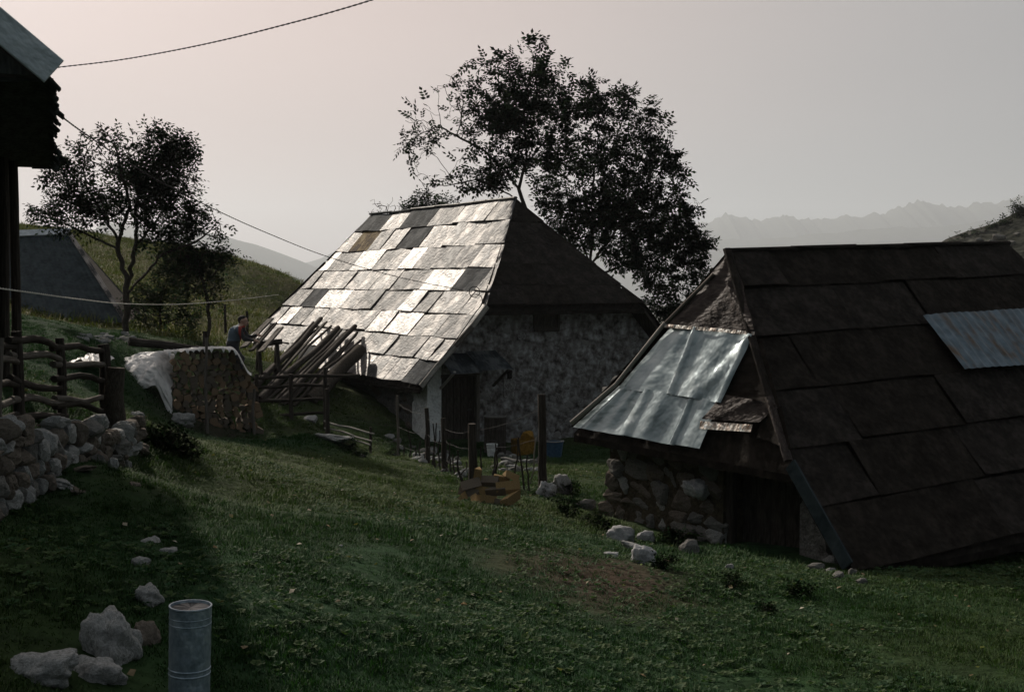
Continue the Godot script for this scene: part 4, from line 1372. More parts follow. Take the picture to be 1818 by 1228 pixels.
# ---------------------------------------------------------------- trees
func bl(px: float, py: float, d: float, rx: float, ry: float, count: int, rz := 0.0) -> Array:
	var k := d / F
	return [at(px, py, d), Vector3(rx * k, ry * k, rz if rz > 0 else (rx + ry) * 0.5 * k * 1.1), count]
func line(d: float, pts: Array) -> Array:
	var o := []
	for p in pts: o.append(at(p[0], p[1], d + (p[2] if p.size() > 2 else 0.0)))
	return o
func rooted(px: float, d: float) -> Vector3:
	var p := at(px, 600, d)
	return Vector3(p.x, height(p.x, p.z) - 0.08, p.z)
func build_trees() -> void:
	var d := 44.8
	tree("ash_tree", "tall ash forking above the house ridge with bare twigs on one flank",
		[[rooted(985, d)] + line(d, [[958, 440], [932, 368], [921, 335]]), line(d, [[921, 335], [895, 300, .3], [860, 268, .6], [800, 235, .8]]), line(d, [[921, 335], [935, 280, -.4], [930, 200, -.3], [945, 120]]), line(d, [[932, 368], [905, 345, -.5], [850, 318, -.9], [790, 330, -1.2]]), line(d, [[935, 280], [985, 230, .5], [1000, 190, .8]])],
		[bl(880, 125, d, 62, 34, 60), bl(950, 105, d, 32, 42, 30), bl(810, 175, d, 52, 50, 80), bl(748, 235, d, 44, 44, 150), bl(735, 260, d, 34, 40, 60), bl(870, 205, d, 85, 62, 170), bl(955, 165, d, 68, 55, 130), bl(945, 245, d, 70, 62, 120), bl(815, 320, d, 66, 28, 110), bl(765, 345, d, 26, 20, 20), bl(880, 300, d, 60, 36, 70), bl(1010, 260, d, 46, 70, 80), bl(985, 130, d, 34, 36, 30)],
		.24, 101, 7, .40, func(p: Vector3) -> float: return clampf((p.x + 2.4) / 1.3, .14, 1.0) * (0.4 + 0.85 * smoothstep(-.15, .3, noise_b.get_noise_3dv(p * 26.0))), 1.15, .17, "", 2.0, .30)
	d = 46.8
	tree("ash_tree", "broad many-stemmed ash in full leaf beyond the house gable",
		[[rooted(1052, d)] + line(d, [[1048, 470], [1052, 340], [1062, 240]]), line(d, [[1048, 470], [1012, 380, .4], [1000, 300, .6]]), line(d, [[1048, 470], [1100, 400, -.5], [1150, 330, -.8], [1165, 250, -.7]]), line(d, [[1050, 420], [1075, 300, .8], [1110, 200, 1.0]]), line(d, [[1048, 490], [1110, 470, .6], [1190, 440, .8]])],
		[bl(1055, 180, d, 46, 48, 60), bl(1108, 195, d, 46, 50, 60), bl(1150, 235, d, 44, 58, 80), bl(1085, 275, d, 80, 66, 150), bl(1175, 310, d, 56, 56, 90), bl(1198, 375, d, 50, 46, 80), bl(1105, 370, d, 95, 66, 180), bl(1222, 440, d, 44, 46, 70), bl(1160, 440, d, 76, 56, 130), bl(1240, 486, d, 30, 30, 40), bl(1195, 510, d, 56, 36, 70), bl(1060, 400, d, 60, 56, 90), bl(1010, 385, d, 44, 50, 60), bl(1180, 556, d, 46, 26, 40), bl(1010, 215, d, 30, 60, 40), bl(985, 345, d, 46, 42, 60), bl(975, 305, d, 40, 40, 50), bl(1130, 300, d, 60, 60, 60)],
		.24, 102, 7, .40, func(p: Vector3) -> float: return 0.45 + 0.8 * smoothstep(-.2, .28, noise_b.get_noise_3dv(p * 26.0)), 1.1, .15, "", 2.0, .30)
	d = 32.0
	tree("apple_tree", "spreading round-topped tree in the pasture beside the grey barn",
		[[rooted(222, d)] + line(d, [[226, 545], [224, 500]]), line(d, [[224, 500], [205, 430, .2], [185, 380, .3], [150, 330, .4]]), line(d, [[224, 500], [238, 440, -.2], [240, 380, -.2], [250, 310]]), line(d, [[238, 440], [262, 410, .3], [300, 360, .5]]), line(d, [[226, 520], [290, 450, -.5], [345, 430, -.6]]), line(d, [[205, 430], [230, 360, -.4], [210, 290, -.5]]), line(d, [[205, 440], [120, 400, .3], [62, 378, .4]])],
		[bl(142, 265, d, 40, 24, 40), bl(195, 250, d, 45, 22, 45), bl(255, 245, d, 40, 20, 40), bl(300, 270, d, 48, 38, 70), bl(320, 320, d, 42, 36, 60), bl(225, 295, d, 90, 36, 120), bl(125, 325, d, 42, 40, 60), bl(170, 370, d, 70, 40, 90), bl(255, 365, d, 80, 42, 90), bl(345, 385, d, 44, 34, 60), bl(388, 412, d, 26, 22, 30), bl(300, 425, d, 60, 30, 60), bl(58, 376, d, 16, 12, 12), bl(95, 355, d, 24, 22, 18), bl(110, 400, d, 40, 24, 30), bl(370, 455, d, 38, 28, 45)],
		.16, 103, 13, .25, func(p: Vector3) -> float: return 0.2 + 1.1 * smoothstep(-.22, .3, noise_b.get_noise_3dv(p * 42.0)), 1.35, .19, "", 1.5, .20, 5)
	d = 30.9
	tree("young_tree", "slender young tree with a dense low crown beside the wood stack",
		[[rooted(366, d)] + line(d, [[370, 570], [366, 530], [352, 480]])],
		[bl(350, 490, d, 48, 40, 90), bl(378, 520, d, 26, 34, 40), bl(318, 470, d, 34, 26, 40), bl(395, 470, d, 18, 26, 20), bl(345, 455, d, 44, 22, 40)],
		.14, 104, 10, .18, func(p: Vector3) -> float: return 0.6 + 0.6 * smoothstep(-.25, .3, noise_b.get_noise_3dv(p * 50.0)), 1.3, .05, "", 1.4, .17, 5)
	d = 35.0
	tree("hedge_bush", "shaggy dark bush growing behind the tarpaulin-covered wood", [[rooted(285, d), rooted(285, d) + Vector3(0, .5, 0)]],
		[bl(285, 520, d, 54, 40, 110), bl(320, 480, d, 44, 34, 70), bl(250, 545, d, 40, 30, 60), bl(330, 560, d, 40, 30, 50)], .16, 105, 7, .22, func(_p): return 1.0, 1.2, .06, "", 2.2, .2, 5)
	d = 52.0
	tree("bare_bush", "bare-twigged treetop showing over the tin ridge", [[rooted(690, d)] + line(d, [[690, 430], [690, 400]])], [bl(668, 375, d, 16, 24, 35), bl(695, 372, d, 26, 22, 60)], .2, 106, 1, .2, func(_p): return .25, 1.2, .08, "", 4.0, .17, 5)
	tree("leafy_bush", "rounded leafy treetop showing over the tin ridge", [[rooted(745, d)] + line(d, [[748, 430], [750, 400]])], [bl(735, 370, d, 26, 24, 60), bl(775, 368, d, 34, 20, 80), bl(750, 352, d, 18, 14, 25)], .2, 107, 10, .3, func(_p): return .8, 1.2, .08, "", 4.0, .2, 5)
	# low plants
	var spots := [[300, 802, .34, 6], [272, 786, .24, 5], [332, 814, .24, 5], [1062, 938, .22, 5], [1205, 975, .26, 6], [1010, 915, .25, 6], [1190, 965, .2, 5], [1180, 1010, .16, 5], [975, 880, .2, 5], [1010, 880, .22, 5], [618, 800, .25, 6], [640, 812, .2, 5], [700, 812, .25, 6], [1300, 1045, .14, 4], [1420, 1060, .14, 5], [1360, 1090, .12, 4]]
	for i in spots.size():
		var q = spots[i]
		var p := ground_px(q[0], q[1])
		var s: float = q[2]
		var near_hut: bool = q[0] > 960
		var t := thing("leafy_weed", "low leafy weed growing at the foot of the hut wall" if near_hut else ("dark shaggy weed clump on the bank below the wood stack" if i < 3 else "small weed growing on the grassy hummock by the fence"), "weed", p - Vector3(0, .02, 0), 0.0, "weeds at the hut wall" if near_hut else ("weeds on the bank" if i < 3 else "weeds by the hummock"))
		var nodes := grow([[Vector3.ZERO, Vector3(0, s * .4, 0)]], [[Vector3(0, s * .6, 0), Vector3(s * .8, s * .45, s * .8), 26 if i > 2 else 60]], s * .22, s * 3.0, s * .2, 300 + i)
		piece("stem", twig_mesh(nodes, .5, .012), M.bark, t)
		piece("foliage", leaf_mesh(nodes, int(q[3]) - 1, s * .3 + .03, func(_p): return 1.0, 700 + i, 5, s * .08), M.leaf, t)

# ---------------------------------------------------------------- loose wood
func split_mesh(seed_: int, sides: int, len_: float) -> ArrayMesh:
	# a split billet lying along z, unit radius, irregular section
	var r := RandomNumberGenerator.new()
	r.seed = seed_
	var st := begin(false)
	var a := []
	var b := []
	for k in sides:
		var an := TAU * (k + r.randf_range(-.25, .25)) / sides
		var q := r.randf_range(.72, 1.08)
		a.append(Vector3(cos(an) * q, sin(an) * q, len_ / 2))
		b.append(Vector3(cos(an) * q * r.randf_range(.85, 1.1), sin(an) * q * r.randf_range(.85, 1.1), -len_ / 2))
	for k in sides:
		var k2 := (k + 1) % sides
		quad(st, a[k], a[k2], b[k2], b[k])
		tri(st, Vector3(0, 0, len_ / 2 + .03), a[k2], a[k], Vector2(.5, .5), Vector2(a[k2].x, a[k2].y), Vector2(a[k].x, a[k].y))
		tri(st, Vector3(0, 0, -len_ / 2), b[k], b[k2], Vector2(.5, .5), Vector2(b[k].x, b[k].y), Vector2(b[k2].x, b[k2].y))
	st.generate_normals()
	return st.commit()
func build_wood_stack() -> void:
	var r := RandomNumberGenerator.new()
	r.seed = 515
	var meshes := []
	for i in 8: meshes.append(split_mesh(600 + i, [3, 4, 5, 6, 7, 4, 5, 3][i], 6.0))
	var a := at(296, 770, 26.5)
	var b := at(452, 770, 27.1)
	var ax := (b - a).normalized()
	ax.y = 0
	ax = ax.normalized()
	var len_ := Vector2(a.x, a.z).distance_to(Vector2(b.x, b.z))
	var turn := atan2(-ax.z, ax.x)
	var y := 0.0
	var row := 0
	var base := 0.93
	var n := 0
	while y < 1.85:
		var s := .06 + (row % 2) * .05
		while s < len_ - .02:
			var rad := r.randf_range(.06, .1)
			s += rad
			var f := s / len_
			var py := 627.0 - 4.0 * sin(f * PI) + 52.0 * smoothstep(.72, 1.0, f) * smoothstep(.6, 1.0, f)
			var top := at(lerpf(296, 452, f), py, 26.7).y
			var yy := base + y + r.randf_range(-.012, .012)
			if yy + rad < top + .03 and n < 290 and not (row < 4 and f < .16):
				var p := Vector3(a.x, yy, a.z) + ax * s + ax.cross(Vector3.UP) * (-.0 + r.randf_range(-.05, .05))
				var o := piece("firewood_log", meshes[r.randi() % 8], [M.log_end, M.log_end_grey, M.log_end_grey, M.log_end][r.randi() % 4])
				o.transform = Transform3D(Basis(Vector3.UP, turn) * Basis(Vector3(0, 0, 1), r.randf() * TAU).scaled_local(Vector3(rad * 1.12, rad * 1.12, .075)), p)
				tag(o, "split firewood log in the tall stack beside the tarpaulin", "firewood", "logs of the tall firewood stack")
				n += 1
			s += rad * .94
		y += .13
		row += 1
	print("stack logs ", n)
	# upright poles that hold the stack
	for q in [[366, 600, 770, 26.2, "stack pole standing against the middle of the firewood"], [451, 690, 772, 26.8, "stack pole standing at the end of the firewood"]]:
		var p1 := at(q[0], q[1], q[3])
		var foot := Vector3(p1.x, height(p1.x, p1.z) - .1, p1.z)
		tag(pole("stack_pole", foot, p1, .035, .03, M.wood), "grey " + q[4], "pole")
	# pallet block under the stack corner
	var bp := ground_px(322, 752)
	tag(put("rock", big_rocks[2], M.stone, self, bp + Vector3(0, .08, 0), Vector3(.5, .32, .4), Vector3(0, .4, 0)), "flat grey stone under the corner of the firewood stack", "rock")
	# tarpaulin over the near part
	var tarp := thing("tarpaulin", "crumpled off-white plastic tarpaulin draped over the firewood", "tarpaulin", Vector3(a.x, 0, a.z))
	var topx := [[188, 668], [205, 648], [225, 634], [250, 626], [280, 622], [308, 627]]
	var botx := [[186, 676], [205, 690], [225, 694], [250, 690], [276, 684], [304, 748]]
	var pts := []
	var uvs := []
	var nx := 40
	var ny := 30
	for j in ny + 1:
		var f := float(j) / ny
		for i in nx + 1:
			var t := float(i) / nx * 5.0
			var k := mini(int(t), 4)
			var px0 := lerpf(topx[k][0], topx[k + 1][0], t - k)
			var py0 := lerpf(topx[k][1], topx[k + 1][1], t - k)
			var px1 := lerpf(botx[k][0], botx[k + 1][0], t - k)
			var py1 := lerpf(botx[k][1], botx[k + 1][1], t - k)
			var dd := 27.5 - 1.25 * sin(f * PI * .5) - .2 * f
			var bulge := sin(f * PI)
			var p := at(lerpf(px0, px1, f) - 5.0 * bulge * (1.0 - float(i) / nx), lerpf(py0, py1, pow(f, 1.25)), dd)
			var fold := sin((f * 2.2 + float(i) / nx * 3.3) * 7.0 + 2.0 * noise_a.get_noise_2d(i * 8.0, j * 8.0))
			p += Vector3(-.25, .35, .9) * (.035 * fold + .06 * noise_b.get_noise_2d(i * 22.0, j * 30.0))
			pts.append(p - tarp.position)
			uvs.append(Vector2(i * .06, j * .06))
	piece("sheet", grid_mesh(pts, nx, ny, uvs), M.tarp, tarp)
	# torn strip lying over the top of the stack
	pts = []; uvs = []
	nx = 44
	for j in 8:
		var f := j / 7.0
		for i in nx + 1:
			var fx := float(i) / nx
			var px := lerpf(290, 446, fx)
			var py := 622.0 + 3.0 * cos(fx * 5.0) + 44.0 * smoothstep(.75, 1.0, fx) * smoothstep(.6, 1.0, fx)
			var jag := (4.0 + 9.0 * absf(noise_b.get_noise_1d(i * 60.0)) * 2.0) if i % 3 == 0 else 4.0
			var p := at(px, py + (jag if j == 7 else (4.0 if j == 6 else 0.0)), 27.4 - .95 * minf(1.0, f * 1.16))
			p.y += .02 * noise_a.get_noise_2d(i * 30.0, j * 50.0) + .05
			pts.append(p - tarp.position)
			uvs.append(Vector2(i * .06, j * .1))
	piece("torn_strip", grid_mesh(pts, nx, 7, uvs), M.tarp, tarp)
	# crumpled clear plastic by the rail fence
	var pl := thing("plastic_sheet", "crumpled shiny plastic sheet lying behind the fence post", "plastic sheet", ground_px(160, 655))
	pts = []; uvs = []
	for j in 13:
		for i in 17:
			var p := Vector3((i - 8) * .045, 0, (j - 6) * .07)
			p.y = .16 * exp(-p.x * p.x * 6.0) + .16 * absf(noise_b.get_noise_2d(i * 40.0, j * 40.0)) + .1 * (6 - j) * .07 + .05
			pts.append(p); uvs.append(Vector2(p.x, p.z))
	piece("sheet", grid_mesh(pts, 16, 12, uvs), M.tarp, pl)
func build_leaning_logs(house: Node3D) -> void:
	var n := Vector3(-.751, .66, 0)
	var labels := ["dark pole leaning on the tin roof, the topmost of the row", "flat board beside the topmost leaning pole", "stout round pole in the middle of the leaning row", "narrow dark board between the stout poles leaning on the roof",
		"rough pole with a forked top leaning on the roof", "short narrow board next to the big leaning log", "thick bark-covered log leaning last in the row on the roof"]
	var list := [[569, 566, 438, 706, .085, M.wood_dark], [577, 573, 452, 712, .065, M.wood_dark], [599, 583, 460, 712, .105, M.wood_dark], [612, 590, 480, 718, .06, M.wood_dark], [629, 580, 494, 718, .085, M.wood_dark], [629, 597, 508, 720, .055, M.wood_dark], [638, 622, 548, 714, .21, M.bark]]
	for i in list.size():
		var q = list[i]
		var top := house.transform * on_plane(house, q[0], q[1], Vector3(0, 1.68, 0) + n * (.13 + q[4]), n)
		var foot := ground_px(q[2], q[3])
		foot.y += .02
		top += (top - foot).normalized() * .05
		if i in [1, 3, 5]:
			tag(piece("leaning_log", beam(foot, top, q[4] * 2.3, .05, Vector3(-.5, .8, .3)), q[5]), labels[i], "log", "logs leaning on the house eave")
		else:
			tag(pole("leaning_log", foot, top, q[4] * .9, q[4] * .8, q[5], self, .06, 40 + i, 10), labels[i], "log", "logs leaning on the house eave")
	var slim := [[556, 572, 430, 704, .05], [588, 578, 457, 716, .045], [606, 585, 470, 714, .05], [620, 586, 487, 716, .045], [634, 590, 501, 720, .05], [566, 580, 446, 710, .04], [640, 604, 520, 722, .05]]
	for i in slim.size():
		var q = slim[i]
		var top := house.transform * on_plane(house, q[0], q[1], Vector3(0, 1.68, 0) + n * (.16 + q[4]), n)
		tag(pole("leaning_log", ground_px(q[2], q[3]), top, q[4], q[4] * .75, M.wood_dark, self, .09, 70 + i, 7), "slim crooked dark pole filling the row between the stout leaning poles", "log", "slim poles in the leaning row")
	# boards on a trestle by the person
	var tr := thing("trestle", "rough wooden trestle holding boards in front of the person", "trestle", ground_at(at(470, 640, 31.5).x, -31.5))
	var base := tr.position
	var t0 := at(452, 612, 31.2) - base
	var t1 := at(498, 606, 32.0) - base
	piece("rail", beam(t0, t1, .12, .14), M.wood_dark, tr)
	for p in [t0.lerp(t1, .15), t0.lerp(t1, .85)]:
		for s in [-.28, .28]:
			var w := Vector3(p.x + s * .4, 0, p.z + s)
			w.y = height(base.x + w.x, base.z + w.z) - base.y - .05
			piece("leg", beam(w, p, .09, .09), M.wood_dark, tr)
	var bl2 := [[480, 566, 432, 616, .2, "wide grey board propped on the trestle by the person"], [488, 574, 446, 622, .14, "dark board lying next to the wide one on the trestle"], [498, 582, 462, 624, .17, "short weathered board lowest on the trestle"]]
	for i in 3:
		var q = bl2[i]
		var a := at(q[0], q[1], 32.4 - i * .2)
		var b := at(q[2], q[3], 30.8 - i * .2)
		tag(piece("board", beam(b, a, q[4], .045, Vector3(-.3, .9, .3)), [M.wood, M.wood_dark, M.wood][i]), q[5], "board", "boards on the trestle")
	# the loose fresh firewood in front of the fence
	var meshes := []
	for i in 5: meshes.append(split_mesh(640 + i, [3, 4, 3, 5, 4][i], 4.4))
	var c := ground_px(868, 892)
	var k := -c.z / F
	var fl := [[822, 880, .055, 1.35, 0.0, 0], [832, 872, .05, .1, .0, 1], [845, 886, .05, 1.2, 0, 2], [866, 888, .055, .25, 0, 1], [884, 886, .05, -.3, 0, 0], [905, 882, .06, .5, 0, 2], [858, 872, .05, .3, 0, 2], [880, 873, .055, .15, 0, 0], [902, 864, .055, -.5, 0, 1], [890, 852, .05, .4, 0, 1], [868, 856, .05, -.2, .2, 2], [846, 852, .04, 1.45, 1.2, 0], [908, 846, .05, .9, .3, 2], [836, 862, .06, .05, 0, 1]]
	for i in fl.size():
		var q = fl[i]
		var p := Vector3((q[0] - 909.0) * k, 0, c.z + (.12 if q[1] > 878 else (-.02 if q[1] > 860 else -.1)))
		p.y = maxf(c.y + (892 - q[1]) * k, height(p.x, p.z) + q[2] * .7)
		var o := piece("firewood_billet", meshes[q[5] + (i % 3)], M.wood_fresh if i % 3 != 1 else M.log_end_grey)
		o.transform = Transform3D(Basis.from_euler(Vector3(q[4] + .25 * sin(i * 2.3), PI / 2 + q[3] + .5 * sin(i * 4.1), 0)) * Basis(Vector3(0, 0, 1), i * 1.7).scaled_local(Vector3(q[2] * (1.35 + .2 * (i % 3)), q[2] * (1.35 + .15 * (i % 2)), .05 + .012 * (i % 3))), p)
		tag(o, "freshly split yellow billet in the small heap before the fence", "firewood", "freshly split firewood heap")

# ---------------------------------------------------------------- fences, stones and yard things
func build_fences() -> void:
	var r := RandomNumberGenerator.new()
	r.seed = 919
	# rail fence on the bank
	var f := thing("rail_fence", "old leaning rail fence of rough poles on the bank", "fence", ground_at(at(105, 700, 13.5).x, -13.5))
	var o := f.position
	var posts := []
	for q in [[-40, 575, 11.6, .06], [28, 588, 12.6, .06], [105, 600, 13.8, .055], [183, 611, 15.0, .075]]:
		var top := at(q[0], q[1], q[2])
		var foot := Vector3(top.x + .03, height(top.x, top.z) - .15, top.z)
		pole("post", foot - o, top - o, q[3], q[3] * .9, M.wood_dark, f, .02, int(q[0]))
		posts.append([foot, top])
	for k in 3:
		for lv in 6:
			var t := .12 + lv * .16
			var a: Vector3 = (posts[k][0] as Vector3).lerp(posts[k][1], t + r.randf_range(-.05, .05))
			var b: Vector3 = (posts[k + 1][0] as Vector3).lerp(posts[k + 1][1], t + r.randf_range(-.05, .05) - .03)
			var dirv := (b - a).normalized() * .15
			pole("rail", a - dirv - o + Vector3(0, 0, .06), b + dirv - o + Vector3(0, 0, .06), .04, .035, M.wood if lv % 2 == 0 else M.wood_dark, f, .05, k * 7 + lv)
	# rough stump beside the last fence post
	var sp := ground_at(at(204, 700, 14.6).x, -14.6, -.1)
	tag(pole("stump_post", sp, sp + Vector3(.02, .85, 0), .13, .11, M.bark, self, .02, 5, 9), "thick bark-covered stump post beside the last rail fence post", "post")
	# pole hurdle before the leaning logs
	var h := thing("pole_hurdle", "dark pole hurdle standing before the leaning logs", "fence", ground_at(at(520, 740, 28.6).x, -28.6))
	o = h.position
	posts = []
	for q in [[455, 664, 28.4], [516, 664, 28.6], [577, 652, 28.8]]:
		var top := at(q[0], q[1], q[2])
		var foot := Vector3(top.x, height(top.x, top.z) - .15, top.z)
		pole("post", foot - o, top - o, .05, .045, M.wood_dark, h, .02, int(q[0]))
	for q in [[448, 672, 640, 666], [450, 688, 584, 684], [452, 712, 582, 708], [454, 738, 582, 733]]:
		pole("rail", at(q[0], q[1], 28.5) - o, at(q[2], q[3], 28.9) - o, .04, .035, M.wood_dark, h, .04, int(q[1]))
	# low hurdle of peeled poles
	var l := thing("low_hurdle", "low hurdle of thin peeled poles beside the grassy hummock", "fence", ground_at(at(615, 785, 27).x, -27.0))
	o = l.position
	for q in [[576, 747, 664, 770], [576, 760, 660, 783], [578, 773, 657, 790]]:
		pole("rail", at(q[0], q[1], 27.6) - o, at(q[2], q[3], 26.3) - o, .022, .018, M.wood_pale, l, .05, int(q[1]), 6)
	for q in [[579, 740, 27.7], [658, 758, 26.4]]:
		var top := at(q[0], q[1], q[2])
		pole("post", Vector3(top.x, height(top.x, top.z) - .1, top.z) - o, top - o, .035, .03, M.wood_dark, l, .02, int(q[0]), 7)
	# wire fence from the house corner towards the hut
	var w := thing("wire_fence", "sagging wire fence on rough posts between house corner and hut", "fence", ground_at(at(800, 820, 22).x, -22.0))
	o = w.position
	posts = []
	for q in [[580, 690, 27.4, .05], [705, 702, 26.2, .03], [757, 724, 23.6, .045], [787, 742, 22.0, .05], [838, 752, 19.9, .075], [962, 700, 18.8, .07]]:
		var top := at(q[0], q[1], q[2])
		var foot := Vector3(top.x + .02, height(top.x, top.z) - .12, top.z)
		pole("post", foot - o, top - o, q[3], q[3] * .88, M.wood_dark if q[3] > .04 else M.wood, w, .02, int(q[0]))
		posts.append([foot, top])
	for k in posts.size() - 1:
		for t in [.35, .62, .9]:
			var a: Vector3 = (posts[k][0] as Vector3).lerp(posts[k][1], t + r.randf_range(-.06, .06))
			var b: Vector3 = (posts[k + 1][0] as Vector3).lerp(posts[k + 1][1], t + r.randf_range(-.06, .06))
			var pts := []
			for i in 11:
				var s := i / 10.0
				pts.append(a.lerp(b, s) - Vector3(0, r.randf_range(.0, .02) + .07 * 4.0 * s * (1 - s) * r.randf_range(.8, 1.0), 0) - o)
			var rad := []
			for i in 11: rad.append(.0024 + .0012 * (i % 2))
			piece("wire", tube(pts, rad, 4), M.cable, w)
	# rough pickets of uneven height between the posts
	for k in range(1, posts.size() - 1):
		for i in 6:
			var fo: Vector3 = (posts[k][0] as Vector3).lerp(posts[k + 1][0], (i + r.randf_range(.3, .9)) / 6.5)
			fo.y = height(fo.x, fo.z) - .1
			var hh := r.randf_range(.35, .95)
			pole("picket", fo - o, fo - o + Vector3(r.randf_range(-.12, .12), hh, r.randf_range(-.08, .08)), r.randf_range(.014, .03), .012, M.wood_dark, w, .04, k * 10 + i, 6)
	# pale stick leaning on the fence
	tag(pole("stick", ground_px(941, 860), at(952, 776, 19.0), .014, .01, M.wood_pale, self, .03, 3, 6), "thin pale stick leaning upright by the wire fence", "stick")
	# beam and heap on the upper bank
	tag(pole("beam", at(228, 606, 27.9), at(364, 622, 28.6), .10, .09, M.wood_dark, self, .03, 8, 8), "long dark beam lying along the bank above the firewood", "beam")
	var pp := at(364, 588, 28.7)
	tag(pole("short_post", Vector3(pp.x, height(pp.x, pp.z) - .1, pp.z), pp, .06, .055, M.wood_dark, self, .02, 9, 7), "short dark post at the end of the long beam", "post")
	# two far field posts
	for q in [[399, 540, 44.0], [438, 552, 44.0]]:
		var top := at(q[0], q[1], q[2])
		tag(pole("field_post", Vector3(top.x, height(top.x, top.z) - .1, top.z), top, .05, .045, M.wood_dark, self, .02, int(q[0]), 6), "thin pasture post standing in the tawny meadow", "post", "pasture posts in the meadow")
func rock(px: float, py: float, wpx: float, hpx: float, m: Material, label: String, group := "", seed_ := 0, big := false) -> void:
	var p := ground_px(px, py)
	var k := -p.z / F
	var r := RandomNumberGenerator.new()
	r.seed = 1000 + seed_
	var w := wpx * k
	var hh := hpx * k
	var o := put("rock", (big_rocks if big else rocks)[seed_ % 4], m, self, p + Vector3(0, hh * .26, -w * .2), Vector3(w * 1.08, hh * 1.08, w * r.randf_range(.7, 1.0)), Vector3(r.randf_range(-.15, .15), r.randf_range(-.7, .7), r.randf_range(-.25, .25)))
	tag(o, label, "rock", group)
func build_stones() -> void:
	# dry-stone terrace wall at the foot of the bank
	var a := at(-40, 880, 8.6)
	var b := at(236, 800, 13.0)
	a.y = height(a.x, a.z) - .15
	var ax := Vector3(b.x - a.x, 0, b.z - a.z)
	var len_ := ax.length()
	ax = ax.normalized()
	var t := thing("terrace_wall", "rough dry-stone terrace wall holding the bank under the rail fence", "wall", a)
	var nr := ax.cross(Vector3.UP)
	if nr.z < 0: nr = -nr
	stone_face(t, Vector3.ZERO, ax, len_, func(_s): return 0.0, func(s): return lerpf(.62, .3, smoothstep(.5, 4.0, s)) + .2 * noise_a.get_noise_1d(s * 90.0), nr, .08, .22, [M.stone, M.stone_brown, M.stone_brown, M.stone_dark, M.stone], 71, .2)
	var rb := RandomNumberGenerator.new()
	rb.seed = 404
	for i in 30:
		var px := rb.randf_range(0, 250)
		rock(px, rb.randf_range(770, 905) - px * .12, rb.randf_range(10, 52), rb.randf_range(8, 24), [M.stone, M.stone, M.stone_brown][i % 3], "half-buried rubble stone on the shaded bank below the rail fence", "rubble on the shaded bank", 300 + i, true)
	# foreground stones
	rock(190, 1178, 96, 118, M.stone, "tall pointed grey boulder beside the galvanised pipe", "", 1, true)
	rock(222, 1165, 48, 66, M.stone, "narrow grey stone leaning on the pointed boulder", "", 2, true)
	rock(252, 1155, 46, 60, M.stone_brown, "dull brownish stone between boulder and galvanised pipe", "", 3, true)
	rock(165, 1222, 92, 58, M.stone, "flat grey stone lying before the pointed boulder", "", 0, true)
	rock(60, 1212, 120, 62, M.stone, "broad half-buried stone well to the side of the boulder", "", 2, true)
	rock(262, 1074, 46, 44, M.stone, "small rounded stone on the shaded bank above the pipe", "", 1, true)
	rock(245, 1005, 30, 22, M.stone, "little stone sticking from the shaded bank", "stones in the shaded bank", 4)
	rock(262, 968, 34, 18, M.stone, "little stone sticking from the shaded bank", "stones in the shaded bank", 5)
	rock(296, 985, 28, 18, M.stone, "little stone sticking from the shaded bank", "stones in the shaded bank", 6)
	# stones at the hut
	rock(1100, 962, 52, 32, M.stone_pale, "pale rounded stone, rear of the heap before the hut wall", "", 7, true)
	rock(1146, 962, 30, 26, M.stone_pale, "small pale stone on top of the heap before the hut wall", "", 8)
	rock(1142, 1000, 48, 38, M.stone_pale, "pale squarish stone, foremost of the heap before the hut wall", "", 9, true)
	rock(1132, 978, 56, 14, M.stone, "flat stone slab wedged into the heap before the hut wall", "", 10)
	rock(1086, 990, 24, 14, M.stone_pale, "small pale stone apart from the heap before the hut", "", 11)
	rock(1222, 985, 34, 34, M.stone_dark, "dull stone at the corner of the hut doorway", "", 12)
	rock(1296, 1012, 14, 16, M.stone, "tiny grey stone on the hut doorstep", "", 14)
	for i in 5: rock([1448, 1476, 1489, 1515, 1530][i], [1014, 1018, 1026, 1024, 1036][i], [30, 16, 24, 14, 20][i], [18, 14, 12, 20, 12][i], M.stone_dark if i != 1 else M.stone, "small grey stone under the low tar-black eave", "stones under the low hut eave", 20 + i)
	rock(968, 882, 30, 34, M.stone_pale, "pale lumpy stone by the small firewood heap", "", 30, true)
	rock(996, 878, 32, 42, M.stone, "upright grey stone beside the pale lumpy one", "", 31, true)
	rock(1040, 905, 34, 24, M.stone_dark, "dull stone in the weeds near the hut corner", "", 32)
	var r := RandomNumberGenerator.new()
	r.seed = 31
	for i in 34:
		var f := r.randf()
		var px := lerpf(690, 832, f) + r.randf_range(-8, 14)
		var py := lerpf(806, 862, f) - r.randf_range(0, 34)
		rock(px, py, r.randf_range(8, 24), r.randf_range(6, 15), M.stone if r.randf() < .45 else M.stone_dark, "rubble stone lying along the wire fence", "rubble along the wire fence", 40 + i)
	for i in 22:
		var px := r.randf_range(870, 970)
		rock(px, r.randf_range(806, 842), r.randf_range(10, 30), r.randf_range(7, 15), M.stone if r.randf() < .4 else M.stone_dark, "rubble stone in the yard before the house wall", "rubble before the house wall", 90 + i)
	for i in 22:
		rock(r.randf_range(138, 245), r.randf_range(596, 612), r.randf_range(8, 20), r.randf_range(6, 13), M.stone if r.randf() < .5 else M.wood_pale, "pale rubble piece on the bank behind the rail fence", "rubble on the upper bank", 130 + i)
	rock(640, 812, 16, 6, M.stone_pale, "flat pale stone at the foot of the hummock", "", 160)
	rock(548, 748, 24, 14, M.stone_pale, "pale stone behind the grassy hummock", "", 161)
	rock(590, 782, 60, 14, M.stone, "grey slab lying on top of the grassy hummock", "", 162)
	rock(828, 1080, 17, 13, M.wood_fresh, "small tan wood chip lying alone in the grass", "", 163)
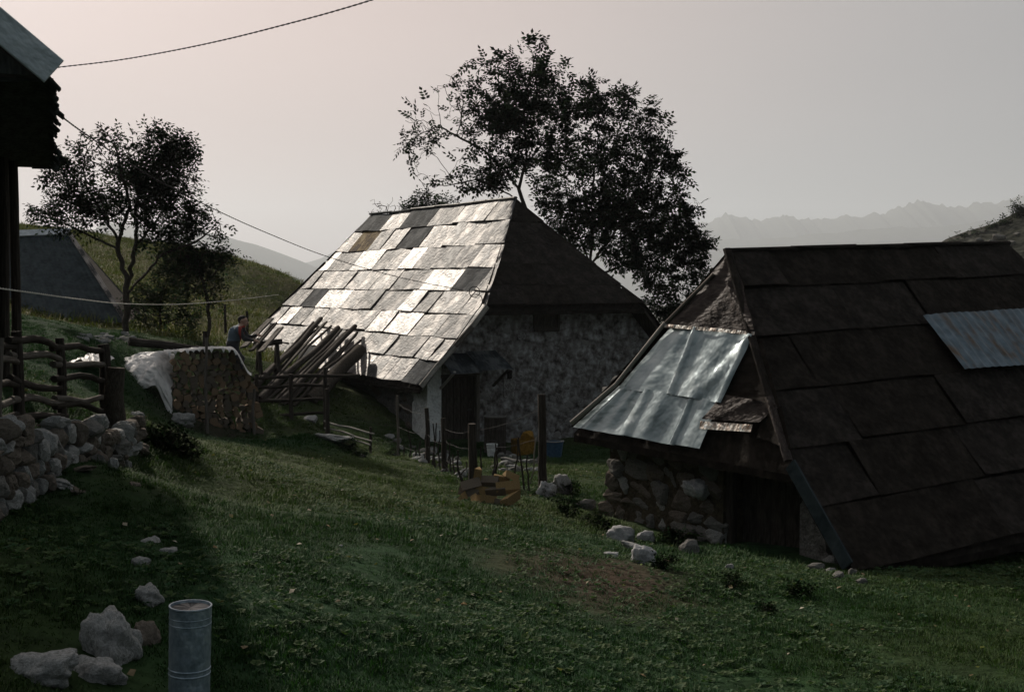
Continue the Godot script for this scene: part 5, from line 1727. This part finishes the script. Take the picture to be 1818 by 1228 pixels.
	for q in [[358, 910], [368, 938], [402, 975], [455, 985], [640, 992], [604, 970], [832, 1140]]:
		rock(q[0], q[1], 7 if q[0] != 358 else 12, 4, M.stone_pale, "tiny white scrap lying in the yard grass", "white scraps in the grass", int(q[0]))
func lathe(prof: Array, sides: int) -> ArrayMesh:
	var st := begin(true)
	st.set_smooth_group(0xFFFFFFFF)
	for i in prof.size() - 1:
		st.set_smooth_group(i)
		for k in sides:
			var a0 := TAU * k / sides
			var a1 := TAU * (k + 1) / sides
			var p0: Vector2 = prof[i]
			var p1: Vector2 = prof[i + 1]
			var u0 := k * 2.0 / sides
			var u1 := (k + 1) * 2.0 / sides
			var a := Vector3(cos(a0) * p0.x, p0.y, sin(a0) * p0.x)
			var b := Vector3(cos(a1) * p0.x, p0.y, sin(a1) * p0.x)
			var c := Vector3(cos(a1) * p1.x, p1.y, sin(a1) * p1.x)
			var d := Vector3(cos(a0) * p1.x, p1.y, sin(a0) * p1.x)
			tri(st, a, c, d, Vector2(u0, p0.y), Vector2(u1, p1.y), Vector2(u0, p1.y))
			tri(st, a, b, c, Vector2(u0, p0.y), Vector2(u1, p0.y), Vector2(u1, p1.y))
	st.generate_normals()
	st.index()
	return st.commit()
func build_yard_things() -> void:
	# galvanised pipe standing in the foreground
	var pt := at(331, 1073, 5.8)
	var gy := height(pt.x, pt.z)
	var hh := pt.y - gy
	var pipe := thing("galvanised_pipe", "upright galvanised metal pipe standing in the shaded bank", "pipe", Vector3(pt.x, gy - .03, pt.z))
	hh += .03
	pipe.rotation = Vector3(.02, .4, -.025)
	piece("pipe_shell", lathe([Vector2(.094, 0), Vector2(.096, hh * .25), Vector2(.0975, hh * .78), Vector2(.0985, hh - .012), Vector2(.101, hh - .006), Vector2(.1, hh), Vector2(.093, hh), Vector2(.09, hh - .02), Vector2(.088, 0)], 36), M.galvanised, pipe)
	for y in [hh - .055, hh - .085, hh - .30, hh - .325]:
		piece("bead", lathe([Vector2(.0965, y - .006), Vector2(.0992, y - .002), Vector2(.0992, y + .002), Vector2(.0965, y + .006)], 36), M.galvanised, pipe)
	piece("cap", lathe([Vector2(.0, hh - .012), Vector2(.093, hh - .012)], 36), M.tin, pipe)
	# oil drum, bucket and ochre things by the house wall
	var p := ground_px(879, 806)
	var k := -p.z / F
	var dr := thing("metal_drum", "dark metal drum with a pale rim before the house wall", "drum", p - Vector3(0, .02, 0))
	var rr := 19.5 * k
	var dh := 70 * k
	piece("shell", lathe([Vector2(0, 0), Vector2(rr * .95, 0), Vector2(rr, .03), Vector2(rr, dh * .33), Vector2(rr * 1.04, dh * .34), Vector2(rr, dh * .36), Vector2(rr, dh * .66), Vector2(rr * 1.04, dh * .67), Vector2(rr, dh * .69), Vector2(rr, dh - .02)], 24), M.wood_dark, dr)
	piece("rim", lathe([Vector2(rr * .98, dh - .03), Vector2(rr * 1.05, dh - .02), Vector2(rr * 1.05, dh), Vector2(rr * .95, dh + .005), Vector2(rr * .92, dh - .03), Vector2(0, dh - .035)], 24), M.stone_dark, dr)
	p = ground_px(874, 808) + Vector3(0, 0, .45)
	p.y = height(p.x, p.z)
	k = -p.z / F
	var bu := thing("white_bucket", "small white plastic bucket standing before the metal drum", "bucket", p)
	var br := 10.0 * k
	var bh := 24.0 * k
	piece("pail", lathe([Vector2(0, 0), Vector2(br * .78, 0), Vector2(br * .98, bh * .9), Vector2(br * 1.05, bh * .92), Vector2(br * 1.05, bh), Vector2(br * .92, bh), Vector2(br * .72, .02), Vector2(0, .02)], 20), M.whitewash, bu)
	var hp := []
	for i in 9:
		var a := PI * i / 8.0
		hp.append(Vector3(cos(a) * br, bh + sin(a) * br * .7, 0))
	var hr := []
	for i in 9: hr.append(.004)
	piece("handle", tube(hp, hr, 5), M.wire, bu)
	p = ground_px(928, 806)
	k = -p.z / F
	var oc := thing("ochre_crate", "ochre plastic crate standing in the yard before the house wall", "crate", p, .35)
	var cw := 16.0 * k
	var ch := 27.0 * k
	for s in [[-1, 0], [1, 0], [0, -1], [0, 1]]:
		var c := Vector3(s[0] * cw, ch * .5, s[1] * cw)
		var al := Vector3(s[1], 0, s[0]) * (cw - .012)
		piece("side", beam(c - al, c + al, .025, ch), M.ochre, oc)
	piece("bottom", block(Vector3(-cw, .0, -cw) * .95 + Vector3(0, .01, 0), Vector3(cw * .95, .03, cw * .95)), M.ochre, oc)
	var sk := put("sack", big_rocks[3], M.ochre, self, p + Vector3(7 * k, ch + 4 * k, 0), Vector3(26 * k, 18 * k, 22 * k), Vector3(0, .5, .2))
	tag(sk, "lumpy ochre sack lying on the ochre crate", "sack")
	p = ground_px(984, 812)
	k = -p.z / F
	var tub := thing("blue_tub", "dark blue plastic tub by the thick fence post", "tub", p)
	var tr := 16.0 * k
	piece("shell", lathe([Vector2(0, 0), Vector2(tr * .8, 0), Vector2(tr, 26 * k), Vector2(tr * 1.06, 27 * k), Vector2(tr * 1.06, 29 * k), Vector2(tr * .95, 29 * k), Vector2(tr * .75, .03), Vector2(0, .03)], 22), M.blue_plastic, tub)
	piece("rim", lathe([Vector2(tr * .97, 29 * k), Vector2(tr * 1.1, 29.2 * k), Vector2(tr * 1.1, 30.5 * k), Vector2(tr * .97, 30.8 * k)], 22), M.stone, tub)

# ---------------------------------------------------------------- cables
func spline(pts: Array, per: int) -> Array:
	var o := []
	for i in pts.size() - 1:
		var p0: Vector3 = pts[maxi(i - 1, 0)]
		var p1: Vector3 = pts[i]
		var p2: Vector3 = pts[i + 1]
		var p3: Vector3 = pts[mini(i + 2, pts.size() - 1)]
		for k in per: o.append(p1.cubic_interpolate(p2, p0, p3, float(k) / per))
	o.append(pts[-1])
	return o
func twisted(path: Array, r: float, pitch: float, m: Material, parent: Node, called: String) -> void:
	# two wires wound round each other
	for s in 2:
		var pts := []
		var rad := []
		var l := 0.0
		for i in path.size():
			if i > 0: l += (path[i] as Vector3).distance_to(path[i - 1])
			var t: Vector3 = (path[mini(i + 1, path.size() - 1)] - path[maxi(i - 1, 0)]).normalized()
			var a := t.cross(Vector3.UP).normalized()
			var b := a.cross(t)
			var an := l / pitch * TAU + s * PI
			pts.append(path[i] + (a * cos(an) + b * sin(an)) * r)
			rad.append(r * .95)
		piece(called, tube(pts, rad, 5), m, parent)
func build_cables(house: Node3D) -> void:
	var p := [at(60, 128, 9.7), at(90, 121, 10.0), at(200, 108, 9.6), at(300, 91, 9.1), at(400, 70, 8.6), at(500, 45, 8.1), at(600, 18, 7.6), at(700, -14, 7.1), at(900, -90, 6.2)]
	var c := thing("power_cable", "twisted power cable rising into the pale sky from the barn eave", "cable", p[0])
	var q := []
	for v in spline(p, 40): q.append(v - p[0])
	twisted(q, .003, .13, M.cable, c, "strand")
	p = [at(84, 186, 11.0), at(150, 237, 13.4), at(270, 315, 17.2), at(390, 376, 20.8), at(480, 416, 23.6), at(580, 455, 26.4), at(700, 490, 29.0), at(800, 511, 30.3), at(838, 518, 30.5)]
	c = thing("power_cable", "sagging twisted cable crossing from the barn to the tin roof", "cable", p[0])
	q = []
	for v in spline(p, 40): q.append(v - p[0])
	twisted(q, .0055, .25, M.cable, c, "strand")
	var o: Vector3 = p[-1] - p[0]
	var ring := []
	var rad := []
	for i in 25:
		var a := TAU * i / 24.0 * 1.0
		ring.append(o + Vector3(cos(a) * .13 + .06, sin(a) * .13, .02 * sin(a)))
		rad.append(.011)
	piece("coil", tube(ring, rad, 6), M.cable, c)
	ring = []
	rad = []
	for v in [[843, 522], [854, 526], [855, 540], [843, 556], [826, 580], [806, 608], [788, 632]]:
		var n := Vector3(-.751, .66, 0)
		ring.append(house.transform * on_plane(house, v[0], v[1], Vector3(0, 1.68, 0) + n * .16, n) - p[0])
		rad.append(.02)
	piece("drop_cable", tube(spline(ring, 5), Array(range(31)).map(func(_x): return .013), 6), M.cable, c)
	p = [at(-20, 509, 10.0), at(60, 520, 11.6), at(140, 531, 14.0), at(220, 539, 17.0), at(320, 540, 21.0), at(410, 533, 27.0), at(494, 523, 40.0)]
	c = thing("rope_line", "pale rope strung across the pasture in front of the grey barn", "rope", p[0])
	q = []
	for v in spline(p, 40): q.append(v - p[0])
	twisted(q, .005, .2, M.rope, c, "strand")

# ---------------------------------------------------------------- the person
func field_mesh(bones: Array, cell: float, blend: float, st: SurfaceTool, colour: Callable) -> void:
	# bones: [a, b, ra, rb]; smooth union of tapered capsules, meshed as surface nets
	var lo := Vector3.ONE * 1e9
	var hi := Vector3.ONE * -1e9
	for b in bones:
		for e in 2:
			lo = lo.min(b[e] - Vector3.ONE * (b[2 + e] + cell * 3))
			hi = hi.max(b[e] + Vector3.ONE * (b[2 + e] + cell * 3))
	var n := Vector3i(((hi - lo) / cell).ceil()) + Vector3i.ONE
	var f := PackedFloat32Array()
	f.resize(n.x * n.y * n.z)
	f.fill(1.0)
	for b in bones:
		var pad: float = maxf(b[2], b[3]) + blend + cell * 2
		var p0 := Vector3i(((((b[0] as Vector3).min(b[1]) - Vector3.ONE * pad) - lo) / cell).floor()).clamp(Vector3i.ZERO, n - Vector3i.ONE)
		var p1 := Vector3i(((((b[0] as Vector3).max(b[1]) + Vector3.ONE * pad) - lo) / cell).ceil()).clamp(Vector3i.ZERO, n - Vector3i.ONE)
		var ba: Vector3 = b[1] - b[0]
		var l2 := maxf(ba.length_squared(), 1e-9)
		for z in range(p0.z, p1.z + 1):
			for y in range(p0.y, p1.y + 1):
				for x in range(p0.x, p1.x + 1):
					var p := lo + Vector3(x, y, z) * cell
					var t := clampf((p - b[0]).dot(ba) / l2, 0, 1)
					var d: float = p.distance_to(b[0] + ba * t) - lerpf(b[2], b[3], t)
					var i := (z * n.y + y) * n.x + x
					var o := f[i]
					var h := maxf(blend - absf(o - d), 0.0) / blend
					f[i] = minf(o, d) - h * h * blend * .25
	var id := {}
	var vs := []
	for z in n.z - 1:
		for y in n.y - 1:
			for x in n.x - 1:
				var i0 := (z * n.y + y) * n.x + x
				var s := 0
				var acc := Vector3.ZERO
				var cnt := 0
				var c := [f[i0], f[i0 + 1], f[i0 + n.x], f[i0 + n.x + 1], f[i0 + n.x * n.y], f[i0 + n.x * n.y + 1], f[i0 + n.x * n.y + n.x], f[i0 + n.x * n.y + n.x + 1]]
				for k in 8:
					if c[k] < 0: s += 1
				if s == 0 or s == 8: continue
				for e in [[0, 1], [2, 3], [4, 5], [6, 7], [0, 2], [1, 3], [4, 6], [5, 7], [0, 4], [1, 5], [2, 6], [3, 7]]:
					var a: float = c[e[0]]
					var b2: float = c[e[1]]
					if (a < 0) == (b2 < 0): continue
					var t := a / (a - b2)
					var q0 := Vector3(e[0] & 1, (e[0] >> 1) & 1, (e[0] >> 2) & 1)
					var q1 := Vector3(e[1] & 1, (e[1] >> 1) & 1, (e[1] >> 2) & 1)
					acc += q0.lerp(q1, t)
					cnt += 1
				id[i0] = vs.size()
				vs.append(lo + (Vector3(x, y, z) + acc / cnt) * cell)
	var emit := func(a: int, b: int, c: int, d: int, flip: bool) -> void:
		if not (id.has(a) and id.has(b) and id.has(c) and id.has(d)): return
		var order := [a, b, c, a, c, d] if flip else [a, c, b, a, d, c]
		for q in order:
			var v: Vector3 = vs[id[q]]
			st.set_color(colour.call(v))
			st.add_vertex(v)
	var nx := n.x
	var nxy := n.x * n.y
	for z in range(1, n.z - 1):
		for y in range(1, n.y - 1):
			for x in range(1, n.x - 1):
				var i := (z * n.y + y) * n.x + x
				var s := f[i] < 0
				if s != (f[i + 1] < 0): emit.call(i, i - nx, i - nx - nxy, i - nxy, not s)
				if s != (f[i + nx] < 0): emit.call(i, i - nxy, i - nxy - 1, i - 1, not s)
				if s != (f[i + nxy] < 0): emit.call(i, i - 1, i - 1 - nx, i - nx, not s)
func build_person() -> void:
	var p := at(424, 640, 30.4)
	p.y = height(p.x, p.z)
	var who := thing("person", "person in a blue-grey and red work jacket bending over boards", "person", p)
	# stooping towards +x; heights above the feet
	var hip := Vector3(-.15, .82, 0)
	var chest := Vector3(-.07, 1.08, 0)
	var neck := Vector3(.07, 1.24, 0)
	var head := Vector3(.11, 1.365, .0)
	var bones := [[hip, chest, .155, .17], [chest, neck - Vector3(.02, .05, 0), .17, .12], [neck - Vector3(.03, .04, 0), head, .06, .055], [hip + Vector3(0, -.02, -.07), hip + Vector3(0, -.02, .07), .13, .13], [neck + Vector3(-.05, -.06, -.17), neck + Vector3(-.05, -.06, .17), .075, .075]]
	for s in [-1.0, 1.0]:
		var k := Vector3(.03 + .05 * s, .46, .1 * s)
		var f := Vector3(-.03 + .1 * s, .07, .12 * s)
		bones.append([hip + Vector3(.0, -.05, .085 * s), k, .105, .07])
		bones.append([k, f, .07, .045])
		bones.append([f + Vector3(0, -.03, 0), f + Vector3(.16, -.035, .02 * s), .045, .035])
		var sh := neck + Vector3(-.04, -.07, .19 * s)
		var el := sh + Vector3(.17, -.22, .04 * s)
		var wr := el + Vector3(.2, .02 - .06 * s, -.05 * s)
		bones.append([sh, el, .07, .052])
		bones.append([el, wr, .052, .036])
	var st := begin(true)
	var skin := c3(.42, .27, .2)
	var dark := c3(.02, .021, .025)
	var blue := c3(.10, .14, .18)
	var red := c3(.30, .035, .02)
	field_mesh(bones, .022, .06, st, func(v: Vector3) -> Color:
		if v.y < .09: return c3(.03, .025, .02)
		if v.y < .8: return c3(.018, .019, .024)
		if v.x > .11 and v.y < 1.22: return dark
		if v.y > 1.26 and v.x > 0.03: return skin
		if v.x > .045 and v.y > .9: return red
		if v.y < .9: return dark
		return blue)
	# head with brow, nose, chin and ears
	var hb := [[head + Vector3(-.02, .03, 0), head + Vector3(.02, .035, 0), .088, .085], [head + Vector3(.03, -.045, 0), head + Vector3(.06, -.075, 0), .06, .042], [head + Vector3(.095, .0, 0), head + Vector3(.122, -.028, 0), .014, .017], [head + Vector3(.07, .03, -.035), head + Vector3(.07, .03, .035), .025, .025], [head + Vector3(-.01, -.0, -.085), head + Vector3(-.005, .03, -.09), .014, .018], [head + Vector3(-.01, -.0, .085), head + Vector3(-.005, .03, .09), .014, .018], [head + Vector3(.07, -.055, -.018), head + Vector3(.07, -.055, .018), .03, .03]]
	field_mesh(hb, .008, .025, st, func(v: Vector3) -> Color:
		var q := v - head
		if q.x > .078 and q.y > -.062 and q.y < -.05: return c3(.3, .12, .1)
		if q.x > .06 and q.y > .0 and q.y < .018 and absf(absf(q.z) - .034) < .014: return c3(.05, .04, .035)
		return skin)
	# hands: palm, four unequal curled fingers and a thumb off the side
	for s in [-1.0, 1.0]:
		var wr: Vector3 = neck + Vector3(-.04, -.07, .19 * s) + Vector3(.17, -.22, .04 * s) + Vector3(.2, .02 - .06 * s, -.05 * s)
		var h := [[wr, wr + Vector3(.07, -.015, 0), .03, .034], [wr + Vector3(.06, -.015, -.025), wr + Vector3(.06, -.015, .025), .02, .02]]
		var ln := [.062, .074, .069, .052]
		for k in 4:
			var b := wr + Vector3(.085, -.016, (k - 1.5) * .021)
			var m := b + Vector3(ln[k] * .55, -.008, 0)
			h.append([b, m, .0098, .0092])
			h.append([m, m + Vector3(ln[k] * .3, -ln[k] * .45, 0), .0092, .008])
		var tb := wr + Vector3(.035, -.015, .03 * -s)
		var tm := tb + Vector3(.035, -.012, .022 * -s)
		h.append([tb, tm, .012, .011])
		h.append([tm, tm + Vector3(.03, -.018, .004 * -s), .011, .009])
		field_mesh(h, .006, .012, st, func(_v): return skin)
	st.generate_normals()
	st.index()
	var bm := StandardMaterial3D.new()
	bm.vertex_color_use_as_albedo = true
	bm.roughness = .85
	bm.rim_enabled = true
	bm.rim = .2
	piece("body", st.commit(), bm, who)
	var st2 := begin(true)
	field_mesh([[head + Vector3(-.035, .055, 0), head + Vector3(.0, .07, 0), .088, .082], [head + Vector3(-.06, .0, 0), head + Vector3(-.05, .05, 0), .06, .075]], .01, .03, st2, func(_v): return c3(.012, .01, .01))
	st2.generate_normals()
	st2.index()
	piece("hair", st2.commit(), bm, who)

# ---------------------------------------------------------------- the whole place
func _ready() -> void:
	rng.seed = 1
	noise_a.seed = 7
	noise_a.noise_type = FastNoiseLite.TYPE_SIMPLEX_SMOOTH
	noise_a.fractal_octaves = 2
	noise_a.frequency = 0.01
	noise_b.seed = 19
	noise_b.noise_type = FastNoiseLite.TYPE_SIMPLEX_SMOOTH
	noise_b.fractal_octaves = 3
	noise_b.frequency = 0.01
	build_light()
	build_materials()
	for i in 6: rocks.append(rock_mesh(2, 200 + i, .6, .2))
	for i in 4: big_rocks.append(rock_mesh(3, 240 + i, .45, .30))
	build_controls()
	build_ground()
	build_far()
	print("land ", Time.get_ticks_msec())
	build_house()
	var house := get_node("stone_house") as Node3D
	build_hut()
	build_barn_end()
	build_grey_barn()
	print("buildings ", Time.get_ticks_msec())
	build_trees()
	print("trees ", Time.get_ticks_msec())
	build_fences()
	build_stones()
	build_yard_things()
	build_wood_stack()
	build_leaning_logs(house)
	build_cables(house)
	print("things ", Time.get_ticks_msec())
	build_person()
	print("person ", Time.get_ticks_msec())
	build_grass()
	build_ground_cover()
	print("done ", Time.get_ticks_msec())
